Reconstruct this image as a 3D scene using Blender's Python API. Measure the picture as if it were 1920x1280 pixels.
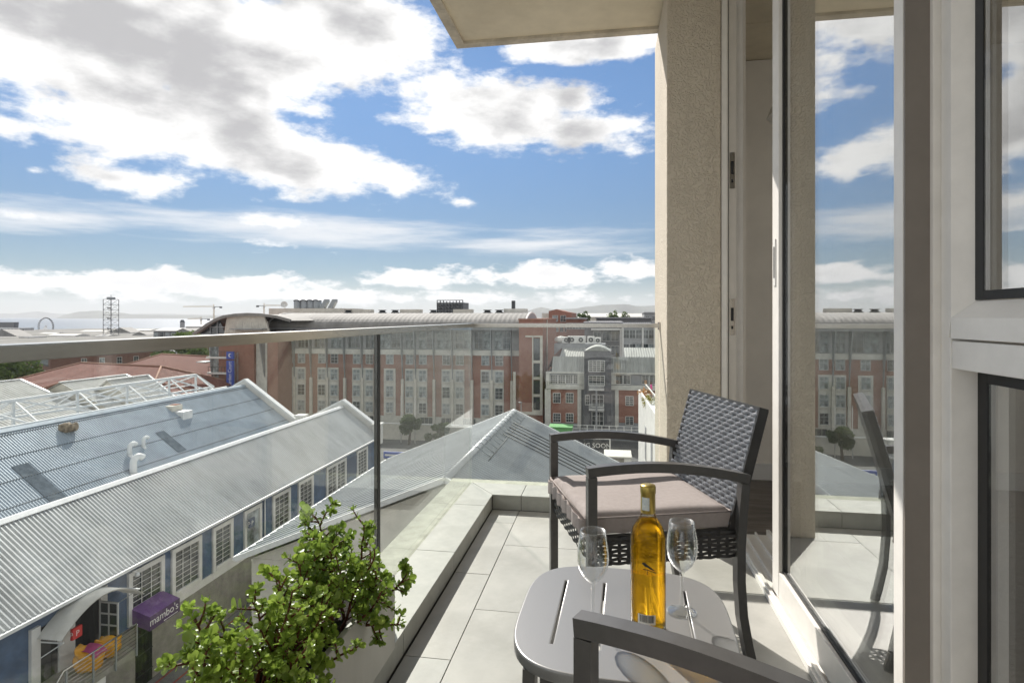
import bpy, bmesh, math, random
from mathutils import Vector, Matrix, Euler
R = math.radians
random.seed(7)
scene = bpy.context.scene
for o in list(bpy.data.objects):
    bpy.data.objects.remove(o)
COL = scene.collection

# ---------------------------------------------------------------- camera
CAM_H = 1.10                      # eye height above the balcony tiles
YAW = math.atan(181 / 1100)       # camera turned left of the balcony axis (+Y)
cam_d = bpy.data.cameras.new('camera')
cam = bpy.data.objects.new('camera', cam_d)
COL.objects.link(cam)
cam.location = (0, 0, CAM_H)
cam.rotation_euler = (R(90), 0, YAW)
cam_d.sensor_width = 36
cam_d.lens = 1100 / 1920 * 36
cam_d.shift_y = -46 / 1920
cam_d.clip_start = 0.05
cam_d.clip_end = 40000
scene.camera = cam
CY, SY = math.cos(YAW), math.sin(YAW)

def ratio(u):                     # X/Y of the vertical plane seen in image column u (of 1920)
    xc = (u - 960) / 1100
    return (xc * CY - SY) / (xc * SY + CY)
def P(u, y, Y):                   # survey point: column u, row y of the photograph, at depth Y
    xc = (u - 960) / 1100
    t = Y / (xc * SY + CY)
    return Vector(((xc * CY - SY) * t, Y, CAM_H - (y - 594) / 1100 * t))
def PX(u, y, X):                  # same, on a wall of constant X
    return P(u, y, X / ratio(u))

# ---------------------------------------------------------------- world: sky with clouds
SUN_EL = R(39)
SUN_AZ = R(31)                    # left of +Y
w = bpy.data.worlds.new('World'); scene.world = w; w.use_nodes = True
nt = w.node_tree; nt.nodes.clear()
def nd(t, tree=None, **kw):
    n = (tree or nt).nodes.new(t)
    for k, v in kw.items(): setattr(n, k, v)
    return n
def lk(a, b, tree=None): (tree or nt).links.new(a, b)
def mth(op, a, b=None, c=None, clamp=False):
    n = nd('ShaderNodeMath', operation=op, use_clamp=clamp)
    for i, x in enumerate((a, b, c)):
        if x is None: continue
        if isinstance(x, (int, float)): n.inputs[i].default_value = x
        else: lk(x, n.inputs[i])
    return n.outputs[0]
def sstep(x, lo, hi):
    n = nd('ShaderNodeMapRange', interpolation_type='SMOOTHSTEP')
    lk(x, n.inputs[0]); n.inputs[1].default_value = lo; n.inputs[2].default_value = hi
    return n.outputs[0]
tc = nd('ShaderNodeTexCoord')
sep = nd('ShaderNodeSeparateXYZ'); lk(tc.outputs['Generated'], sep.inputs[0])
az = mth('ARCTAN2', sep.outputs[0], sep.outputs[1])
el = mth('ARCSINE', sep.outputs[2])
def noise(scale, detail, stretch=(1, 1, 1), loc=(0, 0, 0), rough=0.55, dist=0.0):
    mp = nd('ShaderNodeMapping'); lk(tc.outputs['Generated'], mp.inputs[0])
    mp.inputs['Scale'].default_value = stretch; mp.inputs['Location'].default_value = loc
    n = nd('ShaderNodeTexNoise'); lk(mp.outputs[0], n.inputs['Vector'])
    n.inputs['Scale'].default_value = scale; n.inputs['Detail'].default_value = detail
    n.inputs['Roughness'].default_value = rough; n.inputs['Distortion'].default_value = dist
    return n.outputs[0]
def azel(u, y):
    d = P(u, y, 1.0) - Vector((0, 0, CAM_H)); d.normalize()
    return math.atan2(d.x, d.y), math.asin(d.z)
ae = nd('ShaderNodeCombineXYZ'); lk(az, ae.inputs[0]); lk(el, ae.inputs[1])
def blob(u, y, rx, ry, wt, tilt=0.0):      # one cloud: an ellipse in azimuth and elevation, value wt at its heart, 0 at its rim
    a0, e0 = azel(u, y); a1, _ = azel(u + rx, y); _, e1 = azel(u, y - ry)
    mp = nd('ShaderNodeMapping', vector_type='TEXTURE'); lk(ae.outputs[0], mp.inputs[0])
    mp.inputs['Location'].default_value = (a0, e0, 0); mp.inputs['Rotation'].default_value = (0, 0, -tilt)
    mp.inputs['Scale'].default_value = (abs(a1 - a0), abs(e1 - e0), 1)
    ln = nd('ShaderNodeVectorMath', operation='LENGTH'); lk(mp.outputs[0], ln.inputs[0])
    return mth('MULTIPLY_ADD', ln.outputs['Value'], -wt, wt)
CUM = [(120, 10, 640, 250, 1.75, 0.05), (620, 40, 280, 170, 1.35, 0.1), (300, 200, 360, 150, 1.25, 0.12),
       (470, 275, 270, 105, 1.15, 0.2), (690, 315, 220, 50, .9, 0.2), (920, 210, 260, 95, 1.3, 0.1),
       (1070, 180, 120, 70, .9, 0.0), (1100, 250, 160, 75, 1.1, 0.0), (1100, 85, 220, 55, 1.05, 0.0), (870, 378, 48, 17, .6, 0.0),
       (220, 335, 150, 42, .95, 0.1), (110, 368, 70, 18, .5, 0.0), (15, 245, 70, 40, .7, 0), (525, 460, 120, 20, .6, 0.0),
       (230, 530, 470, 34, 1.2, 0.0), (790, 522, 120, 28, 1.1, 0.0), (1010, 514, 180, 34, 1.15, 0.0),
       (1190, 507, 140, 34, 1.05, 0.0), (650, 556, 800, 20, .75, 0.0), (520, 415, 170, 20, .6, 0.05), (60, 405, 130, 16, .6, 0), (60, 320, 60, 20, .5, 0)]
cur = None
for b in CUM:
    v = blob(*b)
    cur = v if cur is None else mth('MAXIMUM', cur, v)
# outside the view the cloud is thickened, added for brighter fill light
lowf = noise(1.9, 2, (1, 1, 1.7), (3.1, 0.4, 1.7))
a0, e0 = azel(620, 250)
off = nd('ShaderNodeVectorMath', operation='DISTANCE'); lk(ae.outputs[0], off.inputs[0]); off.inputs[1].default_value = (a0, e0, 0)
cur = mth('MAXIMUM', cur, mth('ADD', mth('MULTIPLY_ADD', lowf, 3.4, -2.9), mth('MULTIPLY', sstep(off.outputs['Value'], .62, 1.1), 1.85)))
f1 = noise(5.5, 8, (1, 1, 1.9), (0.3, 1.1, 0.2), 0.64, 0.0)
f2 = noise(16, 6, (1, 1, 2.6), (1.3, 0.1, 4.2), 0.6, 0.0)
lowm = sstep(el, 0.17, 0.07)          # small cumulus in rows towards the horizon
fb = mth('ADD', mth('MULTIPLY', mth('SUBTRACT', f1, 0.5), mth('MULTIPLY_ADD', lowm, -1.3, 2.1)), mth('MULTIPLY', mth('SUBTRACT', f2, 0.5), mth('MULTIPLY_ADD', lowm, 1.3, 1.15)))
dens = mth('ADD', mth('SUBTRACT', cur, 0.17), fb)
alpha = sstep(dens, -0.03, 0.46)
# relief: the same field a little nearer the sun
sx, sy, sz = -math.sin(SUN_AZ) * math.cos(SUN_EL), math.cos(SUN_AZ) * math.cos(SUN_EL), math.sin(SUN_EL)
f1s = noise(5.5, 2, (1, 1, 1.9), (0.3 + sx * .035, 1.1 + sy * .035, 0.2 + sz * .08), 0.6, 0.0)
relief = mth('SUBTRACT', f1, f1s)
thick = mth('MULTIPLY', sstep(mth('ADD', dens, mth('MULTIPLY', relief, -3.8)), 0.22, 1.40), mth('MULTIPLY_ADD', lowm, -.65, 1.0))
ccol = nd('ShaderNodeMix', data_type='RGBA'); lk(thick, ccol.inputs[0])
ccol.inputs[6].default_value = (0.61, 0.605, 0.595, 1); ccol.inputs[7].default_value = (0.29, 0.288, 0.293, 1)
# thin streaks of high cloud
s1 = noise(3.0, 6, (1, 1, 9), (2, 5, 1), 0.6, 0.0)
streak = None
for b in [(520, 430, 420, 36, 1.0, 0.0), (1040, 455, 240, 28, .8, 0.0), (120, 410, 220, 28, .9, 0.0)]:
    v = blob(*b)
    streak = v if streak is None else mth('MAXIMUM', streak, v)
sa = mth('MULTIPLY', sstep(mth('ADD', streak, mth('MULTIPLY', mth('SUBTRACT', s1, 0.5), 3.0)), -0.2, 0.9), 0.85)
# pale air near the horizon
hz = mth('MULTIPLY', sstep(el, 0.08, -0.02), 0.55)
w.cycles.sampling_method = 'MANUAL'; w.cycles.sample_map_resolution = 512
SKY_STRENGTH = 0.05
sky = nd('ShaderNodeTexSky', sky_type='NISHITA', sun_disc=False, sun_elevation=SUN_EL,
         sun_rotation=-SUN_AZ, altitude=30, air_density=1.0, dust_density=0.1, ozone_density=2.5)
tint = nd('ShaderNodeMix', data_type='RGBA', blend_type='MULTIPLY'); tint.inputs[0].default_value = 1; lk(sky.outputs[0], tint.inputs[6]); 
fade = nd('ShaderNodeMix', data_type='RGBA'); lk(sstep(el, .02, .42), fade.inputs[0])     # the clear air deepens evenly with height
fade.inputs[6].default_value = (.385, .47, .56, 1); fade.inputs[7].default_value = (.72, .91, 1.05, 1); lk(fade.outputs[2], tint.inputs[7])
bg = nd('ShaderNodeBackground'); lk(tint.outputs[2], bg.inputs[0]); bg.inputs[1].default_value = SKY_STRENGTH
bgs = nd('ShaderNodeBackground'); bgs.inputs[0].default_value = (0.50, 0.505, 0.51, 1)
bgc = nd('ShaderNodeBackground'); lk(ccol.outputs[2], bgc.inputs[0])
bgh = nd('ShaderNodeBackground'); bgh.inputs[0].default_value = (0.49, 0.49, 0.475, 1)
m1 = nd('ShaderNodeMixShader'); lk(sa, m1.inputs[0]); lk(bg.outputs[0], m1.inputs[1]); lk(bgs.outputs[0], m1.inputs[2])
mh = nd('ShaderNodeMixShader'); lk(hz, mh.inputs[0]); lk(m1.outputs[0], mh.inputs[1]); lk(bgh.outputs[0], mh.inputs[2])
m2 = nd('ShaderNodeMixShader'); lk(alpha, m2.inputs[0]); lk(mh.outputs[0], m2.inputs[1]); lk(bgc.outputs[0], m2.inputs[2])
out = nd('ShaderNodeOutputWorld'); lk(m2.outputs[0], out.inputs[0])

# ---------------------------------------------------------------- sun and exposure
sd = bpy.data.lights.new('sun', 'SUN'); sd.energy = 3.6; sd.angle = R(0.5); sd.color = (1.0, 0.945, 0.87)
sun = bpy.data.objects.new('sun', sd); COL.objects.link(sun)
sun.rotation_euler = Vector((sx, sy, sz)).to_track_quat('Z', 'Y').to_euler()
vs = scene.view_settings
vs.view_transform = 'Standard'; vs.look = 'None'; vs.gamma = 1.0; vs.use_curve_mapping = False
vs.exposure = 0.95
scene.render.resolution_x = 1024; scene.render.resolution_y = 682
scene.cycles.max_bounces = 7; scene.cycles.transparent_max_bounces = 24
scene.cycles.transmission_bounces = 10; scene.cycles.glossy_bounces = 5; scene.cycles.diffuse_bounces = 4

# ---------------------------------------------------------------- helpers
WL = {}                            # world offset of every object that parents something
class MB:
    def __init__(s): s.v = []; s.f = []; s.mi = []; s.cur = 0
    def add(s, vs_, fs):
        b = len(s.v); s.v += [Vector(q) for q in vs_]
        for f in fs: s.f.append(tuple(b + i for i in f)); s.mi.append(s.cur)
        return s
    def box(s, x0, x1, y0, y1, z0, z1):
        p = [(x, y, z) for z in (z0, z1) for y in (y0, y1) for x in (x0, x1)]
        return s.add(p, [(0, 2, 3, 1), (4, 5, 7, 6), (0, 1, 5, 4), (2, 6, 7, 3), (0, 4, 6, 2), (1, 3, 7, 5)])
    def hexa(s, p):                # 8 points, bottom ring then top ring
        return s.add(p, [(3, 2, 1, 0), (4, 5, 6, 7), (0, 1, 5, 4), (1, 2, 6, 5), (2, 3, 7, 6), (3, 0, 4, 7)])
    def bevbox(s, x0, x1, y0, y1, z0, z1, b):
        bm = bmesh.new(); bmesh.ops.create_cube(bm, size=1)
        for v in bm.verts:
            v.co = Vector(((x0 + x1) / 2 + v.co.x * (x1 - x0), (y0 + y1) / 2 + v.co.y * (y1 - y0), (z0 + z1) / 2 + v.co.z * (z1 - z0)))
        bmesh.ops.bevel(bm, geom=list(bm.edges), offset=b, segments=2, affect='EDGES', profile=0.6)
        return s.frombm(bm)
    def frombm(s, bm):
        bm.verts.index_update()
        s.add([v.co.copy() for v in bm.verts], [[v.index for v in f.verts] for f in bm.faces]); bm.free(); return s
    def bar(s, p, q, w, h=None, up=(0, 0, 1)):
        h = h or w; p = Vector(p); q = Vector(q); d = (q - p).normalized(); up = Vector(up)
        if abs(d.dot(up)) > 0.98: up = Vector((0, 1, 0)) if abs(d.y) < .9 else Vector((1, 0, 0))
        a = d.cross(up).normalized() * (w / 2); b = a.cross(d).normalized() * (h / 2)
        return s.hexa([p - a - b, p + a - b, p + a + b, p - a + b, q - a - b, q + a - b, q + a + b, q - a + b])
    def tube(s, pts, r, n=8, caps=True):
        pts = [Vector(p) for p in pts]; m = len(pts); rr = r if isinstance(r, (list, tuple)) else [r] * m
        vs_ = []; nrm = None
        for i, p in enumerate(pts):
            t = (pts[min(i + 1, m - 1)] - pts[max(i - 1, 0)]).normalized()
            if nrm is None: nrm = t.orthogonal().normalized()
            nrm = (nrm - t * nrm.dot(t)).normalized(); bn = t.cross(nrm)
            for k in range(n):
                a = 2 * math.pi * k / n; vs_.append(p + (nrm * math.cos(a) + bn * math.sin(a)) * rr[i])
        fs = [(i * n + k, i * n + (k + 1) % n, (i + 1) * n + (k + 1) % n, (i + 1) * n + k) for i in range(m - 1) for k in range(n)]
        if caps: fs += [tuple(range(n - 1, -1, -1)), tuple((m - 1) * n + k for k in range(n))]
        return s.add(vs_, fs)
    def sweep(s, pts, prof, up=(0, 0, 1)):   # rectangular or other closed profile [(side,up)] along pts
        pts = [Vector(p) for p in pts]; m = len(pts); n = len(prof); vs_ = []
        for i, p in enumerate(pts):
            t = (pts[min(i + 1, m - 1)] - pts[max(i - 1, 0)]).normalized()
            a = t.cross(Vector(up)).normalized(); b = a.cross(t).normalized()
            vs_ += [p + a * x + b * y for x, y in prof]
        fs = [(i * n + k, i * n + (k + 1) % n, (i + 1) * n + (k + 1) % n, (i + 1) * n + k) for i in range(m - 1) for k in range(n)]
        fs += [tuple(range(n - 1, -1, -1)), tuple((m - 1) * n + k for k in range(n))]
        return s.add(vs_, fs)
    def prism(s, poly, vec):
        poly = [Vector(p) for p in poly]; vec = Vector(vec); n = len(poly)
        return s.add(poly + [p + vec for p in poly], [tuple(range(n - 1, -1, -1)), tuple(range(n, 2 * n))] + [(i, (i + 1) % n, n + (i + 1) % n, n + i) for i in range(n)])
    def quad(s, a, b, c, d): return s.add([a, b, c, d], [(0, 1, 2, 3)])
    def lathe(s, prof, c=(0, 0, 0), n=32):
        vs_ = []; c = Vector(c)
        for r, z in prof:
            for k in range(n):
                a = 2 * math.pi * k / n; vs_.append(c + Vector((r * math.cos(a), r * math.sin(a), z)))
        m = len(prof)
        return s.add(vs_, [(i * n + k, i * n + (k + 1) % n, (i + 1) * n + (k + 1) % n, (i + 1) * n + k) for i in range(m - 1) for k in range(n)])
    def sheet(s, a, along, down, pitch, amp, style='sin', thick=0.0, n=4):
        """corrugated sheet from corner a, ribs run along `down`, repeated along `along`"""
        a = Vector(a); along = Vector(along); down = Vector(down); L = along.length; ud = along.normalized()
        nr = ud.cross(down.normalized()); nr = nr if nr.z > 0 else -nr
        k = max(1, int(round(L / pitch))); pr = []
        if style == 'sin':
            for i in range(k * n + 1): pr.append((i / (k * n) * L, amp * math.sin(2 * math.pi * i / n + .4)))
        else:
            for i in range(k):
                p0 = i * L / k; q = L / k
                pr += [(p0, 0), (p0 + q * .46, 0), (p0 + q * .60, amp), (p0 + q * .86, amp)]
            pr.append((L, 0))
        vs_ = []
        for t, h in pr: vs_ += [a + ud * t + nr * h, a + ud * t + nr * h + down]
        return s.add(vs_, [(2 * i, 2 * i + 1, 2 * i + 3, 2 * i + 2) for i in range(len(pr) - 1)])
    def build(s, name, mat, parent=None, smooth=False, org=None, kind=None):
        off = Vector(org) if org is not None else (WL.get(parent.name, Vector()) if parent else Vector())
        me = bpy.data.meshes.new(name)
        me.from_pydata([v - off for v in s.v], [], s.f); me.validate()
        mats = mat if isinstance(mat, (list, tuple)) else [mat]
        for m in mats: me.materials.append(M[m] if isinstance(m, str) else m)
        if len(mats) > 1: me.polygons.foreach_set('material_index', s.mi)
        if smooth: me.polygons.foreach_set('use_smooth', [True] * len(me.polygons))
        o = bpy.data.objects.new(name, me); COL.objects.link(o)
        if parent:
            o.parent = parent; WL[o.name] = WL.get(parent.name, Vector()).copy()
            if org is not None: o.location = off - WL.get(parent.name, Vector()); WL[o.name] = off.copy()
        else:
            o.location = off; WL[o.name] = off.copy()
        if kind: o['kind'] = kind
        if smooth == 'auto':
            for e in me.edges: pass
            md = None
            me.shade_auto(math.radians(40)) if hasattr(me, 'shade_auto') else sharp(me, 40)
        return o
def sharp(me, deg):
    bm = bmesh.new(); bm.from_mesh(me)
    for e in bm.edges:
        if len(e.link_faces) == 2 and e.calc_face_angle(0) > math.radians(deg): e.smooth = False
    bm.to_mesh(me); bm.free()
def tag(o, label=None, cat=None, group=None, kind=None):
    if label: o['label'] = label
    if cat: o['category'] = cat
    if group: o['group'] = group
    if kind: o['kind'] = kind
    return o
def thing(name, label, cat, loc=(0, 0, 0), group=None):
    o = bpy.data.objects.new(name, None); COL.objects.link(o); o.location = loc
    o.empty_display_size = .2; WL[o.name] = Vector(loc)
    return tag(o, label, cat, group)
def inst(src, parent, loc, rot=None, scale=None):      # copy of one mesh object, shared data, at a world place
    c = src.copy(); COL.objects.link(c); c.parent = parent
    base = WL.get(parent.name, Vector()) if parent else Vector()
    c.location = Vector(loc) - base; WL[c.name] = Vector(loc)
    if rot is not None: c.rotation_euler = rot
    if scale is not None: c.scale = scale
    return c
def copy_tree(o, parent=None):
    c = o.copy(); COL.objects.link(c); c.parent = parent
    for ch in list(o.children): copy_tree(ch, c)
    return c
def textmesh(s, size, mat, name, parent, mtx, extrude=0.002, bend=None, font_scale=(1, 1)):
    cu = bpy.data.curves.new(name, 'FONT'); cu.body = s; cu.size = size; cu.extrude = extrude
    cu.align_x = 'CENTER'; cu.align_y = 'CENTER'; cu.resolution_u = 3
    to = bpy.data.objects.new(name, cu); COL.objects.link(to)
    bpy.context.view_layer.update()
    dg = bpy.context.evaluated_depsgraph_get()
    me = bpy.data.meshes.new_from_object(to.evaluated_get(dg)); bpy.data.objects.remove(to)
    off = WL.get(parent.name, Vector())
    for v in me.vertices:
        c = Vector((v.co.x * font_scale[0], v.co.y * font_scale[1], v.co.z))
        v.co = (bend(c) if bend else mtx @ c) - off
    me.materials.clear(); me.materials.append(M[mat])
    o = bpy.data.objects.new(name, me); COL.objects.link(o); o.parent = parent
    return o
# ---------------------------------------------------------------- materials
M = {}
def newmat(name):
    m = bpy.data.materials.new(name); m.use_nodes = True; M[name] = m
    t = m.node_tree; b = t.nodes['Principled BSDF']; return m, t, b
def pm(name, col, rough=.6, metal=0.0, var=.12, scale=4.0, bump=0.0, bscale=60.0, col2=None, spec=.5, stretch=(1, 1, 1),
       detail=6, rvar=0.0, dirt=None, dscale=1.2, damt=.5, bdist=.01, **kw):
    m, t, b = newmat(name)
    co = t.nodes.new('ShaderNodeTexCoord'); mp = t.nodes.new('ShaderNodeMapping')
    t.links.new(co.outputs['Object'], mp.inputs[0]); mp.inputs['Scale'].default_value = stretch
    n = t.nodes.new('ShaderNodeTexNoise'); n.inputs['Scale'].default_value = scale; n.inputs['Detail'].default_value = detail
    n.inputs['Roughness'].default_value = .62
    t.links.new(mp.outputs[0], n.inputs['Vector'])
    mx = t.nodes.new('ShaderNodeMix'); mx.data_type = 'RGBA'
    c2 = col2 or tuple(max(0, c * (1 - 2 * var)) for c in col)
    c1 = col if col2 else tuple(c * (1 + var) for c in col)
    mx.inputs[6].default_value = (*c1, 1); mx.inputs[7].default_value = (*c2, 1)
    r = t.nodes.new('ShaderNodeMapRange'); r.inputs[1].default_value = .32; r.inputs[2].default_value = .68
    t.links.new(n.outputs[0], r.inputs[0]); t.links.new(r.outputs[0], mx.inputs[0])
    last = mx.outputs[2]
    if dirt:
        n2 = t.nodes.new('ShaderNodeTexNoise'); n2.inputs['Scale'].default_value = dscale; n2.inputs['Detail'].default_value = 9
        n2.inputs['Roughness'].default_value = .7
        t.links.new(mp.outputs[0], n2.inputs['Vector'])
        r2 = t.nodes.new('ShaderNodeMapRange'); r2.inputs[1].default_value = .5; r2.inputs[2].default_value = .72; r2.inputs[4].default_value = damt
        t.links.new(n2.outputs[0], r2.inputs[0])
        mx2 = t.nodes.new('ShaderNodeMix'); mx2.data_type = 'RGBA'; t.links.new(r2.outputs[0], mx2.inputs[0])
        t.links.new(last, mx2.inputs[6]); mx2.inputs[7].default_value = (*dirt, 1); last = mx2.outputs[2]
    t.links.new(last, b.inputs['Base Color'])
    b.inputs['Roughness'].default_value = rough; b.inputs['Metallic'].default_value = metal
    b.inputs['Specular IOR Level'].default_value = spec
    if rvar:
        rr = t.nodes.new('ShaderNodeMapRange'); rr.inputs[3].default_value = rough - rvar; rr.inputs[4].default_value = rough + rvar
        t.links.new(n.outputs[0], rr.inputs[0]); t.links.new(rr.outputs[0], b.inputs['Roughness'])
    if bump:
        nb = t.nodes.new('ShaderNodeTexNoise'); nb.inputs['Scale'].default_value = bscale; nb.inputs['Detail'].default_value = 4
        t.links.new(mp.outputs[0], nb.inputs['Vector'])
        bp = t.nodes.new('ShaderNodeBump'); bp.inputs['Strength'].default_value = bump; bp.inputs['Distance'].default_value = bdist
        t.links.new(nb.outputs[0], bp.inputs['Height']); t.links.new(bp.outputs[0], b.inputs['Normal'])
    return m
def glassmat(name, tint, refl, ior=1.5, rough=0.0, extra=0.0, gcol=(1, 1, 1), pw_=5):
    m = bpy.data.materials.new(name); m.use_nodes = True; M[name] = m; t = m.node_tree; t.nodes.clear()
    tr = t.nodes.new('ShaderNodeBsdfTransparent'); tr.inputs[0].default_value = (*tint, 1)
    gl = t.nodes.new('ShaderNodeBsdfGlossy'); gl.inputs['Roughness'].default_value = rough; gl.inputs[0].default_value = (*gcol, 1)
    # Schlick reflectance, the same on both faces of the sheet
    f0 = ((ior - 1) / (ior + 1)) ** 2
    fr = t.nodes.new('ShaderNodeLayerWeight'); fr.inputs[0].default_value = .5
    pw = t.nodes.new('ShaderNodeMath'); pw.operation = 'POWER'; pw.inputs[1].default_value = pw_; t.links.new(fr.outputs['Facing'], pw.inputs[0])
    ma = t.nodes.new('ShaderNodeMath'); ma.operation = 'MULTIPLY_ADD'; ma.use_clamp = True
    ma.inputs[1].default_value = refl * (1 - f0); ma.inputs[2].default_value = refl * f0 + extra
    t.links.new(pw.outputs[0], ma.inputs[0])
    mx = t.nodes.new('ShaderNodeMixShader'); t.links.new(ma.outputs[0], mx.inputs[0])
    t.links.new(tr.outputs[0], mx.inputs[1]); t.links.new(gl.outputs[0], mx.inputs[2])
    o = t.nodes.new('ShaderNodeOutputMaterial'); t.links.new(mx.outputs[0], o.inputs[0])
    return m
# balcony
pm('tile', (.415, .41, .38), .52, var=.07, scale=7, bump=.10, bscale=160, dirt=(.30, .295, .265), dscale=3.0, damt=.7, bdist=.002)
pm('tile_warm', (.43, .415, .38), .52, var=.08, scale=5, bump=.10, bscale=160, dirt=(.31, .295, .26), dscale=3.6, damt=.7, bdist=.002)
pm('kerb_tile', (.40, .40, .36), .55, var=.08, scale=9, bump=.10, bscale=150, dirt=(.33, .325, .28), dscale=3, damt=.6, bdist=.002)
pm('screed', (.40, .405, .33), .85, var=.16, scale=12, bump=.3, bscale=200, dirt=(.24, .245, .19), dscale=5, damt=.6, bdist=.003)
pm('grout', (.16, .155, .14), .9, var=.1)
# textured plaster: worm-like trowel marks
m, t, b = newmat('plaster')
co = t.nodes.new('ShaderNodeTexCoord')
v1 = t.nodes.new('ShaderNodeTexNoise'); v1.inputs['Scale'].default_value = 34; v1.inputs['Detail'].default_value = 3; v1.inputs['Distortion'].default_value = 2.2
v2 = t.nodes.new('ShaderNodeTexNoise'); v2.inputs['Scale'].default_value = 3; v2.inputs['Detail'].default_value = 6
t.links.new(co.outputs['Object'], v1.inputs['Vector']); t.links.new(co.outputs['Object'], v2.inputs['Vector'])
cr = t.nodes.new('ShaderNodeMapRange'); cr.inputs[1].default_value = .42; cr.inputs[2].default_value = .60; t.links.new(v1.outputs[0], cr.inputs[0])
bp = t.nodes.new('ShaderNodeBump'); bp.inputs['Strength'].default_value = .75; bp.inputs['Distance'].default_value = .006
t.links.new(cr.outputs[0], bp.inputs['Height']); t.links.new(bp.outputs[0], b.inputs['Normal'])
mx = t.nodes.new('ShaderNodeMix'); mx.data_type = 'RGBA'; mx.inputs[6].default_value = (.66, .59, .48, 1); mx.inputs[7].default_value = (.57, .505, .405, 1)
t.links.new(v2.outputs[0], mx.inputs[0]); t.links.new(mx.outputs[2], b.inputs['Base Color']); b.inputs['Roughness'].default_value = .85
pm('soffit', (.80, .72, .56), .9, var=.06, scale=3, bump=.1, bscale=40, dirt=(.58, .49, .35), dscale=2.2, damt=.5, bdist=.004)
pm('soffit_edge', (.62, .56, .46), .9, var=.12, scale=9, dirt=(.25, .22, .18), dscale=6, damt=.6)
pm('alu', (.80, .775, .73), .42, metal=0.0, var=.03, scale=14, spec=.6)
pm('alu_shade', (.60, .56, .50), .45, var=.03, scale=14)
pm('gasket', (.012, .012, .012), .5, var=.0)
pm('room_wall', (.88, .83, .75), .9, var=.03)
pm('room_floor', (.19, .165, .145), .45, var=.25, scale=3, stretch=(1, 6, 1))
pm('rug', (.26, .26, .26), .95, var=.2, scale=60)
pm('white_paint', (.78, .77, .74), .5, var=.03)
pm('steel_rail', (.50, .48, .44), .22, metal=1.0, var=.05, scale=3, stretch=(30, 1, 30))
glassmat('balustrade_glass', (.945, .965, .955), .95, 1.5)
glassmat('door_glass', (.84, .86, .86), 1.3, 1.7, extra=.24)
glassmat('pane_dark', (.16, .18, .19), 1.1, 1.7, extra=.05)
# furniture
pm('frame_metal', (.095, .092, .088), .36, metal=.3, var=.06, scale=40, bump=.05, bscale=600, bdist=.0004)
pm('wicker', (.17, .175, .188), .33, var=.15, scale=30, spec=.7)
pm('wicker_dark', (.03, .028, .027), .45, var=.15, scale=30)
pm('cushion', (.315, .275, .258), .9, var=.05, scale=60, bump=.2, bscale=900, bdist=.0006)
pm('table_top', (.27, .268, .262), .34, metal=.45, var=.05, scale=500, bump=.12, bscale=1400, bdist=.0003)
glassmat('wine_glass', (.955, .965, .965), 1.0, 1.5, extra=.02, pw_=2.6)
pm('foil', (.44, .33, .09), .32, metal=.85, var=.08, scale=60)
pm('paper', (.72, .70, .64), .7, var=.04)
pm('paper_blue', (.42, .50, .52), .6, col2=(.7, .7, .64), scale=160)
pm('print_black', (.02, .02, .02), .6, var=0)
pm('print_gold', (.95, .62, .12), .4, var=0.02)
def wine(name, col, ior, mixt, dark):
    m = bpy.data.materials.new(name); m.use_nodes = True; M[name] = m; t = m.node_tree; t.nodes.clear()
    tr = t.nodes.new('ShaderNodeBsdfTransparent'); tr.inputs[0].default_value = (*col, 1)
    rf = t.nodes.new('ShaderNodeBsdfRefraction'); rf.inputs['IOR'].default_value = ior; rf.inputs[0].default_value = (*dark, 1); rf.inputs['Roughness'].default_value = 0.0
    gl = t.nodes.new('ShaderNodeBsdfGlossy'); gl.inputs['Roughness'].default_value = .02
    fr = t.nodes.new('ShaderNodeLayerWeight'); fr.inputs[0].default_value = .12
    mx = t.nodes.new('ShaderNodeMixShader'); mx.inputs[0].default_value = mixt
    t.links.new(tr.outputs[0], mx.inputs[1]); t.links.new(rf.outputs[0], mx.inputs[2])
    m2 = t.nodes.new('ShaderNodeMixShader'); t.links.new(fr.outputs[0], m2.inputs[0])
    t.links.new(mx.outputs[0], m2.inputs[1]); t.links.new(gl.outputs[0], m2.inputs[2])
    o = t.nodes.new('ShaderNodeOutputMaterial'); t.links.new(m2.outputs[0], o.inputs[0])
wine('wine', (1.0, .77, .22), 1.33, .45, (1.0, .72, .12))
wine('bottle_glass', (.98, .97, .90), 1.06, .35, (.98, .97, .90))
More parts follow.
